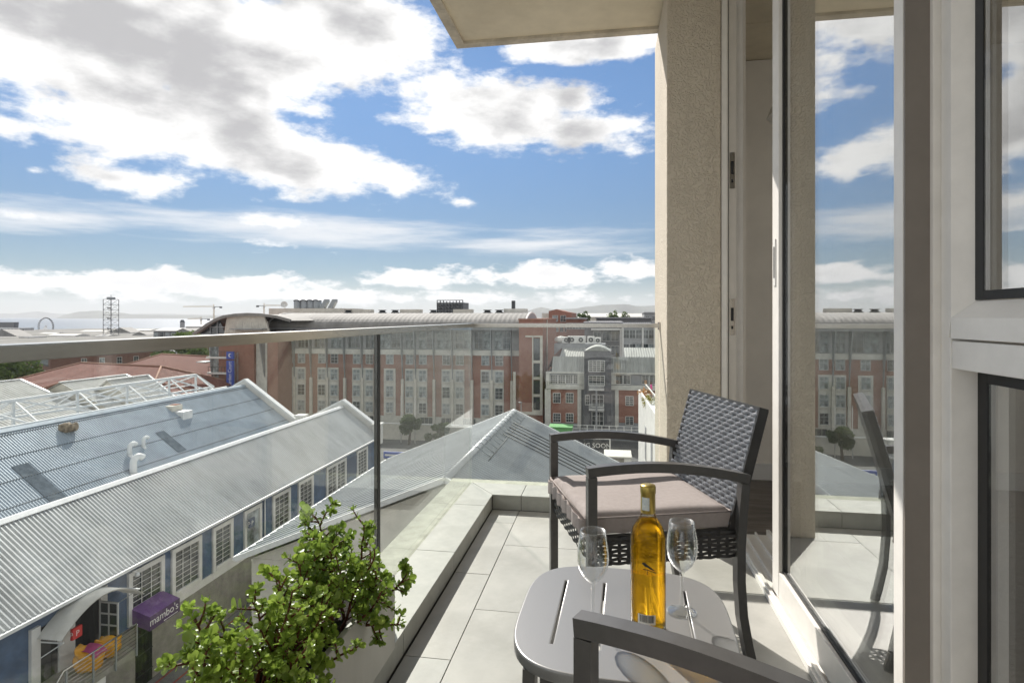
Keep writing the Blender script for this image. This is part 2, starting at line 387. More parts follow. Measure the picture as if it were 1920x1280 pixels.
# plants
def leafmat(name, c1, c2):
    m, t, b = newmat(name)
    oi = t.nodes.new('ShaderNodeObjectInfo'); co = t.nodes.new('ShaderNodeTexCoord'); n = t.nodes.new('ShaderNodeTexNoise')
    n.inputs['Scale'].default_value = 22; t.links.new(co.outputs['Object'], n.inputs['Vector'])
    ad = t.nodes.new('ShaderNodeMath'); ad.operation = 'MULTIPLY_ADD'; ad.inputs[1].default_value = .9
    t.links.new(n.outputs[0], ad.inputs[0])
    mu = t.nodes.new('ShaderNodeMath'); mu.operation = 'MULTIPLY_ADD'; mu.inputs[1].default_value = .75; mu.inputs[2].default_value = -.3
    t.links.new(oi.outputs['Random'], mu.inputs[0]); t.links.new(mu.outputs[0], ad.inputs[2])
    mx = t.nodes.new('ShaderNodeMix'); mx.data_type = 'RGBA'; mx.clamp_factor = True
    mx.inputs[6].default_value = (*c1, 1); mx.inputs[7].default_value = (*c2, 1)
    t.links.new(ad.outputs[0], mx.inputs[0]); t.links.new(mx.outputs[2], b.inputs['Base Color'])
    b.inputs['Roughness'].default_value = .32; b.inputs['Specular IOR Level'].default_value = .55
    tl = t.nodes.new('ShaderNodeBsdfTranslucent'); t.links.new(mx.outputs[2], tl.inputs[0])
    ms = t.nodes.new('ShaderNodeMixShader'); ms.inputs[0].default_value = .45
    o = t.nodes['Material Output']; t.links.new(b.outputs[0], ms.inputs[1]); t.links.new(tl.outputs[0], ms.inputs[2]); t.links.new(ms.outputs[0], o.inputs[0])
leafmat('jade_leaf', (.15, .25, .04), (.48, .60, .11))
pm('jade_stem', (.16, .045, .025), .5, var=.3, scale=40)
pm('soil', (.035, .028, .022), .95, var=.4, scale=60, bump=.6, bscale=120)
pm('planter', (.50, .485, .44), .55, var=.06, scale=4, dirt=(.38, .37, .33), dscale=3, damt=.5, stretch=(1, 1, .3), bump=.06, bscale=80, bdist=.002)
leafmat('tree_leaf', (.04, .07, .018), (.13, .18, .05))
leafmat('flower_leaf', (.55, .22, .04), (.22, .30, .05))
pm('bark', (.10, .075, .05), .9, var=.3, scale=8)
# town
def brick(name, c1, c2, scale=1.0, var=.5):
    m, t, b = newmat(name)
    co = t.nodes.new('ShaderNodeTexCoord'); sp = t.nodes.new('ShaderNodeSeparateXYZ'); t.links.new(co.outputs['Object'], sp.inputs[0])
    ad = t.nodes.new('ShaderNodeMath'); ad.operation = 'ADD'; t.links.new(sp.outputs[0], ad.inputs[0]); t.links.new(sp.outputs[1], ad.inputs[1])
    cb = t.nodes.new('ShaderNodeCombineXYZ'); t.links.new(ad.outputs[0], cb.inputs[0]); t.links.new(sp.outputs[2], cb.inputs[1])
    br = t.nodes.new('ShaderNodeTexBrick'); t.links.new(cb.outputs[0], br.inputs[0])
    br.inputs['Scale'].default_value = scale; br.inputs['Brick Width'].default_value = .23; br.inputs['Row Height'].default_value = .085; br.inputs['Mortar Size'].default_value = .012
    br.inputs['Color1'].default_value = (*c1, 1); br.inputs['Color2'].default_value = (*c2, 1); br.inputs['Mortar'].default_value = (.24, .2, .17, 1)
    n = t.nodes.new('ShaderNodeTexNoise'); n.inputs['Scale'].default_value = .9; n.inputs['Detail'].default_value = 8; t.links.new(co.outputs['Object'], n.inputs['Vector'])
    r = t.nodes.new('ShaderNodeMapRange'); r.inputs[1].default_value = .35; r.inputs[2].default_value = .7; r.inputs[4].default_value = var; t.links.new(n.outputs[0], r.inputs[0])
    mx = t.nodes.new('ShaderNodeMix'); mx.data_type = 'RGBA'; t.links.new(r.outputs[0], mx.inputs[0]); t.links.new(br.outputs[0], mx.inputs[6])
    mx.inputs[7].default_value = (*[c * .72 for c in c2], 1); t.links.new(mx.outputs[2], b.inputs['Base Color']); b.inputs['Roughness'].default_value = .85
brick('brick', (.385, .165, .11), (.315, .125, .085))
brick('brick_pale', (.38, .19, .125), (.33, .155, .10))
brick('brick_dark', (.25, .10, .07), (.21, .085, .06))
pm('render_grey', (.64, .625, .57), .85, var=.1, scale=1.2, dirt=(.50, .485, .435), dscale=.7, damt=.5)
pm('render_cream', (.62, .59, .52), .85, var=.08, scale=1.2, dirt=(.47, .44, .38), dscale=.7, damt=.5)
pm('render_dark', (.15, .15, .158), .8, var=.12, scale=1.0)
pm('render_mid', (.33, .335, .345), .8, var=.1, scale=1.0)
pm('render_white', (.72, .71, .68), .8, var=.06, scale=1.0, dirt=(.5, .49, .45), dscale=.8, damt=.4)
pm('blue_wall', (.085, .135, .225), .7, var=.16, scale=1.4, dirt=(.10, .13, .18), dscale=1.1, damt=.5)
pm('plinth', (.30, .285, .25), .85, var=.12, scale=1.6, dirt=(.18, .17, .15), dscale=1.4, damt=.5)
pm('roof_sheet', (.56, .57, .565), .45, metal=.25, var=.08, scale=.6, dirt=(.34, .34, .33), dscale=.9, damt=.5, stretch=(.35, 1, .35))
pm('roof_blue', (.37, .425, .475), .45, metal=.25, var=.08, scale=.5, dirt=(.27, .30, .33), dscale=.8, damt=.5)
pm('roof_white', (.55, .545, .515), .75, var=.10, scale=.8, dirt=(.40, .385, .34), dscale=1.3, damt=.6)
pm('roof_hip', (.31, .33, .34), .48, metal=.3, var=.1, scale=.5, dirt=(.23, .24, .25), dscale=.7, damt=.5)
pm('roof_barrel', (.235, .23, .215), .8, metal=0.0, var=.12, scale=.5, dirt=(.15, .145, .13), dscale=.35, damt=.6, stretch=(1, .15, .15))
pm('roof_old', (.36, .365, .34), .7, metal=0.0, var=.12, scale=1.2, dirt=(.22, .215, .19), dscale=1.4, damt=.6, stretch=(1, .12, .12))
pm('roof_tile', (.25, .095, .07), .8, var=.2, scale=3, dirt=(.17, .08, .065), dscale=1.2, damt=.6)
pm('ridge_white', (.74, .745, .74), .5, var=.06, scale=3)
pm('steel_grey', (.30, .32, .33), .45, metal=.4, var=.08)
pm('dark_steel', (.055, .06, .065), .5, metal=.3, var=.1)
pm('town_frame', (.52, .53, .52), .6, var=.05)
glassmat('town_glass', (.10, .12, .125), 1.0, 1.7, extra=.10)
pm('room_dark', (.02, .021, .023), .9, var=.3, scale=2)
pm('town_blind', (.36, .40, .41), .7, var=.45, scale=1.1, spec=.3)
pm('asphalt', (.10, .10, .098), .9, var=.2, scale=.6, bump=.2, bscale=8, dirt=(.15, .145, .135), dscale=.15, damt=.6)
pm('paving', (.20, .195, .185), .88, var=.14, scale=.8, dirt=(.13, .125, .12), dscale=.5, damt=.5)
pm('land', (.17, .165, .15), .9, var=.25, scale=.03, dirt=(.06, .075, .04), dscale=.02, damt=.8)
pm('red_line', (.36, .07, .05), .7, var=.2)
pm('sign_red', (.60, .03, .03), .4, var=.03)
pm('sign_blue', (.035, .085, .42), .4, var=.03)
pm('sign_navy', (.03, .06, .13), .4, var=.05)
pm('purple', (.20, .10, .27), .5, var=.05)
pm('purple_dark', (.085, .04, .125), .5, var=.05)
pm('orange_fabric', (.72, .34, .015), .7, var=.1, scale=3)
pm('magenta_fabric', (.42, .06, .18), .7, var=.08)
pm('sandbag', (.30, .24, .17), .95, var=.35, scale=4, bump=.6, bscale=9, bdist=.05)
pm('rust', (.28, .10, .05), .9, var=.3, scale=8)
pm('green_tarp', (.14, .38, .13), .7, var=.1)
pm('skin', (.48, .30, .22), .6, var=.05)
pm('pink_cloth', (.75, .10, .32), .8, var=.08)
pm('jeans', (.10, .15, .25), .85, var=.15)
pm('hair', (.10, .055, .03), .7, var=.2)
pm('hill', (.11, .12, .09), .95, var=.3, scale=.003, detail=8)
pm('crane_yellow', (.45, .30, .12), .6, var=.05)
m, t, b = newmat('sea')
b.inputs['Base Color'].default_value = (.03, .055, .085, 1); b.inputs['Roughness'].default_value = .28
co = t.nodes.new('ShaderNodeTexCoord'); n = t.nodes.new('ShaderNodeTexNoise'); n.inputs['Scale'].default_value = .02; n.inputs['Detail'].default_value = 6
t.links.new(co.outputs['Object'], n.inputs['Vector']); bp = t.nodes.new('ShaderNodeBump'); bp.inputs['Strength'].default_value = .5; bp.inputs['Distance'].default_value = 6
t.links.new(n.outputs[0], bp.inputs['Height']); t.links.new(bp.outputs[0], b.inputs['Normal'])

pm('skylight_sheet', (.13, .155, .18), .95, var=.15, scale=3, spec=.05)
pm('alu_post_shade', (.21, .185, .16), .5, var=.04, scale=10)  # aluminium with the shade of the post's camera side put into its colour
glassmat('clear_pane', (.97, .98, .98), .5, 1.5)
# ================================================================ THE BALCONY
KX, KY, KZ = -.66, 3.30, .085      # inner faces and height of the tiled kerb
GX, GY = -.84, 3.53                # glass lines
XO, YO = -.97, 3.60
PCX = .295                        # left face of the column               # outer edge
G = .004
# floor with its tiles
fl = MB().box(-.655, .66, -2.2, 3.295, -.30, -.012).build('balcony_floor', 'grout'); tag(fl, 'pale grey porcelain tiled balcony floor', kind='structure')
def tiles(parent, xs, ys, z0, z1, mat, name='tile', jit=.0008):
    for i in range(len(xs) - 1):
        for j in range(len(ys[i]) - 1):
            a, b = ys[i][j], ys[i][j + 1]
            if b - a < .03: continue
            dz = random.uniform(-jit, jit)
            mb = MB().box(xs[i] + G / 2, xs[i + 1] - G / 2, a + G / 2, b - G / 2, z0, z1 + dz)
            mb.build(name, mat if isinstance(mat, str) else random.choice(mat), parent, org=((xs[i] + xs[i + 1]) / 2, (a + b) / 2, z0))
def steps(y0, y1, first, st):
    r = [y0]; y = first
    while y < y1 - .02:
        if y > y0 + .02: r.append(y)
        y += st
    return r + [y1]
TS = .632
tiles(fl, [-.655, -.5, .1, .658], [steps(-2.2, 3.295, 1.827 - 6 * TS, TS), steps(-2.2, 3.295, 2.16 - 6 * TS, TS), steps(-2.2, 3.295, 1.827 - 6 * TS, TS)],
      -.0115, 0.0, ['tile', 'tile', 'tile_warm'])
# kerb
kb = MB()
kb.box(XO, KX - .010, -2.2, 3.30, -.30, KZ - .012); kb.box(XO, PCX, 3.301, YO, -.30, KZ - .012)
kerb = kb.build('balcony_kerb', 'grout'); tag(kerb, 'low kerb along the balcony edge', kind='structure')
ys = steps(-2.2, 3.095, 1.83 - 6 * TS, TS)
for a, b in zip(ys[:-1], ys[1:]):
    MB().box(GX + .012, KX + .004, a + G / 2, b - G / 2, KZ - .011, KZ).build('kerb_tile', 'kerb_tile', kerb, org=(-.75, (a + b) / 2, KZ))
    MB().box(KX - .009, KX, a + G / 2, b - G / 2, .001, KZ - .0115).build('kerb_riser_tile', 'kerb_tile', kerb, org=(KX, (a + b) / 2, .04))
MB().prism([(GX + .012, 3.097, KZ - .011), (KX + .004, 3.097, KZ - .011), (KX + .004, KY - .004, KZ - .011), (GX + .012, GY - .012, KZ - .011)], (0, 0, .011)).build('kerb_tile', 'kerb_tile', kerb, org=(-.75, 3.2, KZ))
MB().box(KX - .009, KX, 3.097, KY - .002, .001, KZ - .0115).build('kerb_riser_tile', 'kerb_tile', kerb, org=(KX, 3.2, .04))
MB().prism([(KX + .006, KY - .004, KZ - .011), (-.492, KY - .004, KZ - .011), (-.492, GY - .012, KZ - .011), (GX + .016, GY - .012, KZ - .011)], (0, 0, .011)).build('kerb_tile', 'kerb_tile', kerb, org=(-.6, 3.4, KZ))
for a, b in ((-.49, .11), (.11, PCX)):
    MB().box(a + G / 2, b - G / 2, KY - .004, GY - .012, KZ - .011, KZ).build('kerb_tile', 'kerb_tile', kerb, org=((a + b) / 2, 3.4, KZ))
for a, b in ((-.655, -.49), (-.49, .11), (.11, PCX)):
    MB().box(a + G / 2, b - G / 2, KY, KY + .009, .001, KZ - .0115).build('kerb_riser_tile', 'kerb_tile', kerb, org=((a + b) / 2, KY, .04))
MB().prism([(XO, -2.2, KZ - .0118), (GX + .010, -2.2, KZ - .0118), (GX + .010, GY - .01, KZ - .0118), (PCX - .001, GY - .01, KZ - .0118), (PCX - .001, YO, KZ - .0118), (XO, YO, KZ - .0118)], (0, 0, .009)).build('screed', 'screed', kerb)

# glass balustrade
gb = thing('glass_balustrade', 'frameless glass balustrade with a flat stainless steel top rail along the balcony edge', 'balustrade', (GX, 2, KZ))
ZB, ZT = KZ - .008, 1.036
for nm, bx in (('glass_panel', (GX - .006, GX + .006, -2.1, 2.038)), ('glass_panel', (GX - .006, GX + .006, 2.062, 3.517)), ('glass_panel', (GX + .008, PCX - .006, GY - .006, GY + .006))):
    MB().bevbox(*bx, ZB, ZT, .0012).build(nm, 'balustrade_glass', gb)
MB().box(GX - .008, GX + .008, 2.0395, 2.0605, ZB, ZT).build('gasket', 'gasket', gb)
MB().box(GX - .0065, GX + .0065, 3.5185, 3.534, ZB, ZT).build('corner_seal', 'balustrade_glass', gb)
RZ0, RZ1 = 1.037, 1.061
prof = lambda: None
rl = MB()
def railseg(pa, pb, pc, pd):        # outer a->b, inner c->d (plan view), with small bevel
    for (z0, z1, i) in ((RZ0, RZ1, 0),):
        rl.hexa([(*pa, z0), (*pc, z0), (*pd, z0), (*pb, z0), (*pa, z1), (*pc, z1), (*pd, z1), (*pb, z1)])
railseg((GX - .025, -2.1), (GX - .025, GY + .025), (GX + .025, -2.1), (GX + .025, GY - .025))
lr = rl.build('top_rail', 'steel_rail', gb)
rl = MB(); railseg((GX - .0248, GY + .0252), (PCX + .001, GY + .0252), (GX + .0252, GY - .0248), (PCX + .001, GY - .0248))
br = rl.build('top_rail', 'steel_rail', gb)
for o in (lr, br):
    bm = bmesh.new(); bm.from_mesh(o.data); bmesh.ops.bevel(bm, geom=list(bm.edges), offset=.0022, segments=2, affect='EDGES'); bm.to_mesh(o.data); bm.free()
MB().box(PCX - .007, PCX + .0005, GY - .045, GY + .045, RZ0 - .012, RZ1 + .008).build('wall_bracket', 'steel_rail', gb)

# the building that carries the balcony
ap = thing('apartment_building', 'cream textured apartment building with concrete column and soffit above the balcony', 'building', (.7, 1, 0))
MB().bevbox(.2965, .5655, 3.12, 3.90, .0, 2.835, .008).build('column', 'plaster', ap)
s = MB(); s.box(-.964, 6, -4, 3.68, 2.848, 3.2); s.box(.56, 6, 3.681, 4.4, 2.845, 3.2); sl = s.build('soffit', 'soffit', ap)
s = MB(); s.box(-.966, -.905, -4, 3.682, 2.83, 3.19); s.box(-.9045, .6, 3.621, 3.682, 2.83, 3.19); s.build('drip_edge', 'soffit_edge', ap)
s = MB(); s.box(-.965, 6, -4, 3.3, -.62, -.3005); s.box(.7, 6, 3.3, 4.3, -.62, -.3005); s.build('slab', 'render_grey', ap)
s = MB(); s.box(.9, 6.2, -4, 4.3, -18, -.63); s.build('facade_below', 'plaster', ap)
# room behind the glass
s = MB(); s.box(.567, .70, 3.19, 4.25, -.02, 2.84); s.box(.70, 5.2, 4.2, 4.35, -.3, 2.84); s.box(5.1, 5.25, -3.5, 4.2, -.3, .08); s.box(5.1, 5.25, -3.5, 4.2, 2.72, 2.84); s.box(5.1, 5.25, .5, .7, .08, 2.72); s.box(.86, 5.1, -3.6, -3.45, -.3, 2.84)  # far wall's wide unseen openings are invented, letting daylight brighten the room
s.build('room_wall', 'room_wall', ap)
MB().box(.665, 5.1, -3.45, 4.2, -.30, -.002).build('room_floor', 'room_floor', ap)
s = MB(); s.box(.701, 5.1, 4.183, 4.199, .0, .11); s.box(5.08, 5.099, -3.4, 4.18, .0, .11); s.build('skirting', 'white_paint', ap)
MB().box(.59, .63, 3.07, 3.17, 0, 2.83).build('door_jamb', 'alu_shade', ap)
s = MB(); s.box(.631, .67, 3.115, 3.185, 0, 2.83); s.box(.5665, .589, 3.095, 3.118, 0, 2.83); s.build('jamb_cover', 'alu', ap)
MB().box(.5895, .5925, 3.067, 3.0695, 0.02, 2.82).build('jamb_groove', 'gasket', ap)
for z in (1.83, 1.10):
    p = MB(); p.box(.597, .621, 3.067, 3.0695, z - .09, z + .09); q = p.build('strike_plate', 'steel_rail', ap)
    k = MB(); k.box(.602, .616, 3.0655, 3.067, z - .02, z + .045); k.box(.604, .614, 3.0656, 3.067, z - .06, z - .045); k.build('slot', 'gasket', q)
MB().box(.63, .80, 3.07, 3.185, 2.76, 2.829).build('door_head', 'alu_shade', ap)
# facade behind the camera side
s = MB(); s.box(.70, .80, -4, .099, -.3, 2.84); s.build('wall', 'plaster', ap)
rg = MB().box(1.05, 2.4, 1.3, 3.5, 0, .012).build('rug', 'rug', org=(1.7, 2.4, 0)); tag(rg, 'flat grey rug on the floor inside the glass door', 'rug')

# sliding door
sdoor = thing('sliding_door', 'aluminium framed sliding glass door standing open beside the plastered column', 'door', (.68, 2.0, 0))
s = MB(); s.box(.61, .80, 1.30, 3.068, .001, .022); s.box(.618, .63, 1.30, 3.068, .022, .034); s.box(.66, .668, 1.30, 3.068, .022, .036); s.box(.715, .723, 1.30, 3.068, .022, .036); s.box(.77, .785, 1.30, 3.068, .022, .05)
s.build('track', 'alu', sdoor)
LY0, LY1 = 1.405, 2.44
LX0, LX1 = .635, .685
st = MB().bevbox(LX0, LX1, LY1 - .085, LY1, .037, 2.78, .002).build('leading_stile', 'alu', sdoor)
MB().bevbox(LX0, LX1, LY0, LY0 + .042, .037, 2.78, .002).build('rear_stile', 'alu', sdoor)
MB().bevbox(LX0 + .001, LX1 - .001, LY0 + .0425, LY1 - .0855, .037, .135, .002).build('bottom_rail', 'alu', sdoor)
MB().bevbox(LX0 + .001, LX1 - .001, LY0 + .0425, LY1 - .0855, 2.70, 2.78, .002).build('top_frame_rail', 'alu', sdoor)
s = MB(); s.box(LX0 + .013, LX1 - .013, LY1 - .098, LY1 - .0858, .1355, 2.70); s.box(LX0 + .013, LX1 - .013, LY0 + .043, LY0 + .052, .1355, 2.70); s.box(LX0 + .013, LX1 - .013, LY0 + .053, LY1 - .099, .1355, .146); s.build('gasket', 'gasket', sdoor)
MB().box(LX0 + .021, LX0 + .029, LY0 + .053, LY1 - .099, .1465, 2.699).build('glass_pane', 'door_glass', sdoor)
h = MB(); h.box(LX0 - .004, LX0 - .0005, LY1 - .052, LY1 - .026, 1.22, 1.40); hp = h.build('handle_plate', 'white_paint', sdoor)
MB().box(LX0 - .0055, LX0 - .0042, LY1 - .045, LY1 - .035, 1.25, 1.37).build('finger_slot', 'gasket', hp)
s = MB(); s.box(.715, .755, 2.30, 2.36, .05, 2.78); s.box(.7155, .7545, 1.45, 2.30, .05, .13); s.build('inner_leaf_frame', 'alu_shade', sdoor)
MB().box(.732, .738, 1.45, 2.2995, .1305, 2.77).build('inner_glass_pane', 'clear_pane', sdoor)
# post between door and window
MB().bevbox(.6855, .735, 1.385, 1.44, .0, 2.83, .002).build('door_post', 'alu', ap); MB().box(.636, .699, 1.3975, 1.4035, .023, 2.829).build('post_shade_sheet', 'alu_post_shade', ap)  # thin dark sheet added as the shade on the post's camera-facing side

# window beside the camera
wn = thing('casement_window', 'aluminium casement window with a thick transom nearest the camera at the right edge', 'window', (.74, 1, 0))
s = MB(); s.bevbox(.700, .775, 1.348, 1.3845, .0, 2.83, .002); s.build('mullion', 'alu', wn)
MB().bevbox(.700, .775, .10, .14, .0, 2.83, .002).build('mullion', 'alu', wn)
MB().bevbox(.7015, .77, .1405, 1.3475, .993, 1.051, .003).build('transom', 'alu', wn); MB().bevbox(.7015, .77, .1405, 1.3475, .02, .11, .003).build('sill_frame', 'alu', wn)
u = MB(); u.prism([(.694, .15, 1.056), (.694, .15, 1.098), (.730, .15, 1.132), (.742, .15, 1.132), (.742, .15, 1.056)], (0, 1.186, 0)); u.build('sash_bottom_rail', 'alu', wn)
u = MB(); u.prism([(.6945, 1.345, 1.0575), (.6945, 1.336, 1.0985), (.730, 1.316, 1.133), (.742, 1.316, 1.133), (.742, 1.345, 1.0575)], (0, 0, 1.7)); u.build('sash_stile', 'alu', wn)
s = MB(); s.box(.7275, .738, 1.291, 1.3155, 1.134, 2.75); s.box(.7275, .738, .18, 1.2905, 1.134, 1.152)
s.build('gasket', 'gasket', wn)
s = MB(); s.box(.750, .766, 1.318, 1.3475, .111, .992); s.box(.750, .766, .15, 1.3175, .966, .992); s.build('gasket', 'gasket', wn)
MB().box(.73, .736, .18, 1.2905, 1.1525, 2.75).build('upper_pane', 'door_glass', wn)
MB().box(.754, .760, .15, 1.3175, .112, .965).build('lower_pane', 'door_glass', wn)

# roller blind with its bead chain behind the door glass
rb = thing('roller_blind', 'white roller blind with a hanging bead chain behind the door glass', 'blind', (.80, 2.35, 2.6))
MB().tube([(.84, 1.6, 2.70), (.84, 2.40, 2.70)], .028, 12).build('roller', 'white_paint', rb, True)
s = MB()
ch = [(.800, 2.353, z) for z in [2.68 - i * .012 for i in range(168)]] + [(.800, 2.335, .652), (.800, 2.317, .645), (.800, 2.299, .652)] + [(.800, 2.281, z) for z in [.664 + i * .012 for i in range(168)]]
for c in ch: s.lathe([(.0001, -.0035), (.003, -.0018), (.003, .0018), (.0001, .0035)], c, 6)
s.build('bead_chain', 'white_paint', rb, True, kind='stuff')
eb = thing('curtain_rail', 'white end of a blind rail above the open door gap', 'blind rail', (.9, 3.6, 2.3))
MB().prism([(.98, 3.4, 2.34), (1.02, 3.4, 2.30), (1.06, 3.4, 2.34), (1.13, 3.4, 2.60), (1.08, 3.4, 2.62)], (0, .5, 0)).build('rail_body', 'white_paint', eb)

# ---------------------------------------------------------------- wicker armchairs
def weave(mb, o, eu, ev, en, L, H, su, sv, th=.0022):
    """over-under weave: flat strands along eu, rows stacked along ev, bulging along en over uprights every su"""
    o, eu, ev, en = map(Vector, (o, eu, ev, en)); nr = int(H / sv)
    for r in range(nr):
        v0 = r * sv; ph = r % 2; n = int(L / su) * 6; pts = []
        for i in range(n + 1):
            x = L * i / n; k = x / su * math.pi + ph * math.pi
            pts.append((x, .0032 * math.sin(k)))
        vs_ = []
        for x, d in pts:
            base = o + eu * x + en * d
            sl = .003 * math.sin(x / su * math.pi + ph * math.pi)
            vs_ += [base + ev * (v0 + sv * .08), base + ev * (v0 + sv * .5) + en * th, base + ev * (v0 + sv * .92)]
        fs = []
        for i in range(n):
            a = i * 3; b = a + 3
            fs += [(a, b, b + 1, a + 1), (a + 1, b + 1, b + 2, a + 2)]
        mb.add(vs_, fs)
    nc = int(L / su)
    for c in range(nc + 1):
        x = min(L - .002, c * su + su * .5 - su * .22)
        if x + su * .44 > L: continue
        a = o + eu * x - en * .0008
        mb.add([a, a + eu * su * .40, a + eu * su * .40 + ev * H, a + ev * H], [(0, 1, 2, 3)])
def armchair(name, label, loc, ang):
    t = thing(name, label, 'armchair', (0, 0, 0), 'wicker armchairs on the balcony')
    W, Dp, s2 = .55, .535, .0145
    pr = [(-s2, -s2), (s2, -s2), (s2, s2), (-s2, s2)]
    for y in (s2, W - s2):
        MB().sweep([(s2, y, 0), (s2, y, .30), (s2, y, .606)], pr, (1, 0, 0)).build('leg', 'frame_metal', t)
        pts = [(0.0 + .535 * k / 14, y, .6215 + .018 * math.sin(math.pi * k / 14) - .042 * (k / 14) ** 1.6) for k in range(15)]
        MB().sweep(pts, [(-.0155, -.0145), (.0155, -.0145), (.0155, .0145), (-.0155, .0145)]).build('armrest', 'frame_metal', t)
        rp = [(.522, y, .566), (.513, y, .47), (.506, y, .36), (.506, y, .25), (.514, y, .14), (.533, y, .04), (.543, y, 0)]
        MB().sweep(rp, pr, (1, 0, 0)).build('leg', 'frame_metal', t)
    fr = MB()
    for y in (s2 * 2 + .008, W - s2 * 2 - .008): fr.bar((.03, y, .405), (.50, y, .405), .016, .02)
    fr.bar((.02, .03, .405), (.02, W - .03, .405), .02, .02); fr.bar((.50, .03, .405), (.50, W - .03, .405), .02, .02); fr.build('seat_frame', 'frame_metal', t)
    # aprons
    ap_ = MB(); su, sv = .030, .0125
    weave(ap_, (.03, s2, .328), (1, 0, 0), (0, 0, 1), (0, -1, 0), .47, .088, su, sv)
    weave(ap_, (.03, W - s2, .328), (1, 0, 0), (0, 0, 1), (0, 1, 0), .47, .088, su, sv)
    weave(ap_, (s2, .03, .328), (0, 1, 0), (0, 0, 1), (-1, 0, 0), W - .06, .088, su, sv)
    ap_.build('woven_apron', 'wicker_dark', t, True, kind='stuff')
    # back: leaning panel, woven front and rear with a dark wrapped edge
    b0 = Vector((.475, .028, .395)); b1 = Vector((.588, .028, .80)); ev = (b1 - b0); Hb = ev.length; ev.normalize(); Lb = W - .056
    en = Vector((-ev.z, 0, ev.x)); eu = Vector((0, 1, 0))
    bk = MB(); weave(bk, b0 + en * .004, eu, ev, en, Lb, Hb, .0265, .0150, .003); weave(bk, b0 - en * .026, eu, ev, -en, Lb, Hb, .0265, .0150, .003)
    bk.build('woven_back', 'wicker', t, True, kind='stuff')
    ed = MB()
    for y in (.028, W - .028 - .001):
        ed.sweep([b0 - en * .011 + eu * (y - .028), b1 - en * .011 + eu * (y - .028)], [(-.018, -.0185), (.018, -.0185), (.018, .0185), (-.018, .0185)], en) if False else ed.bar(b0 - en * .011 + eu * (y - .028), b1 - en * .011 + eu * (y - .028), .010, .034, en)
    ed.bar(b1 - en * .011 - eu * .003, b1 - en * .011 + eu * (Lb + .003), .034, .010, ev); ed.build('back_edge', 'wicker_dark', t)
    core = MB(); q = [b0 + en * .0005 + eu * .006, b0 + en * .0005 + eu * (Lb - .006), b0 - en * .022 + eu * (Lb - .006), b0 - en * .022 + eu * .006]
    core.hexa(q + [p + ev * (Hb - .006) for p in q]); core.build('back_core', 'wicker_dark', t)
    # cushion
    bm = bmesh.new(); bmesh.ops.create_cube(bm, size=1)
    for v in bm.verts: v.co = Vector((.245 + v.co.x * .51, W / 2 + v.co.y * (W - .066), .447 + v.co.z * .058))
    bmesh.ops.subdivide_edges(bm, edges=list(bm.edges), cuts=22, use_grid_fill=True)
    rs = random.Random(4)
    for v in bm.verts:
        x, y, z = v.co; fx = (x + .01) / .51; fy = (y - .033) / (W - .066); e = min(fx, 1 - fx, fy, 1 - fy)
        f = min(1, max(0, e / .10)); top = 1 if z > .47 else (-1 if z < .42 else 0)
        puff = .012 * math.sqrt(f) - .004
        wr = .0045 * math.sin(y * 190 + 3 * math.sin(y * 37)) * (1 - min(1, abs(fx) / .13)) if fx < .13 else 0
        wr += .0012 * math.sin(x * 150 + 2 * math.sin(x * 31)) * (1 - min(1, e / .06)) if e < .06 else 0
        wr += .0018 * math.sin(x * 21 + 1) * math.sin(y * 17 + .5) * f
        v.co.z += top * (puff - (.014 if e < .004 else 0)) + wr
        if e < .004 and top:
            v.co.x += .008 * (1 if fx < .01 else (-1 if fx > .99 else 0)); v.co.y += .008 * (1 if fy < .01 else (-1 if fy > .99 else 0))
        if top == 0 and fx < .01: v.co.x += .0055 * math.sin(y * 170 + 3 * math.sin(y * 41)) - .004
    cm = MB().frombm(bm); cu = cm.build('seat_cushion', 'cushion', t, True)
    pp = [(-.004, .036, .470), (-.004, W - .036, .470), (.49, W - .036, .470), (.49, .036, .470), (-.004, .036, .470)]
    MB().tube(pp, .0028, 6).build('piping', 'cushion', cu, True)
    for y in (.030, W - .030): MB().tube([(.50, y, .43), (.525, y - .012 * (1 if y < .2 else -1), .425), (.528, y, .40), (.500, y + .004, .40)], .006, 6).build('cushion_tie', 'cushion', cu, True)
    t.location = loc; t.rotation_euler = (0, 0, ang)
    return t
armchair('wicker_armchair', 'grey wicker armchair with mauve seat cushion standing beside the plastered column', (-.061, 1.81, 0), R(18.2))
ca, sa_ = math.cos(R(-24.3)), math.sin(R(-24.3))
armchair('wicker_armchair', 'armchair in the foreground of which only a grey metal armrest shows below the bottle',
         (-.0477 - .0 - (.535 * -sa_), .922 - .535 * ca, 0), R(-24.3))

# ---------------------------------------------------------------- side table
TZ = .44
tb = thing('side_table', 'grey metal side table with rounded square slotted top', 'table', (0, 0, 0))
def squircle(a, b, n, N=64):
    return [(a * math.copysign(abs(math.cos(2 * math.pi * k / N)) ** (2 / n), math.cos(2 * math.pi * k / N)), b * math.copysign(abs(math.sin(2 * math.pi * k / N)) ** (2 / n), math.sin(2 * math.pi * k / N))) for k in range(N)]
cu = bpy.data.curves.new('top_outline', 'CURVE'); cu.dimensions = '2D'; cu.fill_mode = 'BOTH'; cu.extrude = .008; cu.bevel_depth = .004; cu.bevel_resolution = 2
def addpoly(pts):
    sp = cu.splines.new('POLY'); sp.points.add(len(pts) - 1); sp.use_cyclic_u = True
    for p_, q_ in zip(sp.points, pts): p_.co = (q_[0], q_[1], 0, 1)
addpoly([(x, y) for x, y in squircle(.226, .240, 3.6, 96)])
for k in range(4):
    x = -.142 + k * .0947; hw, hl = .0062, .152
    if k in (0, 3): hl = .148
    addpoly([(x - hw, -hl), (x - hw, hl), (x + hw, hl), (x + hw, -hl)])
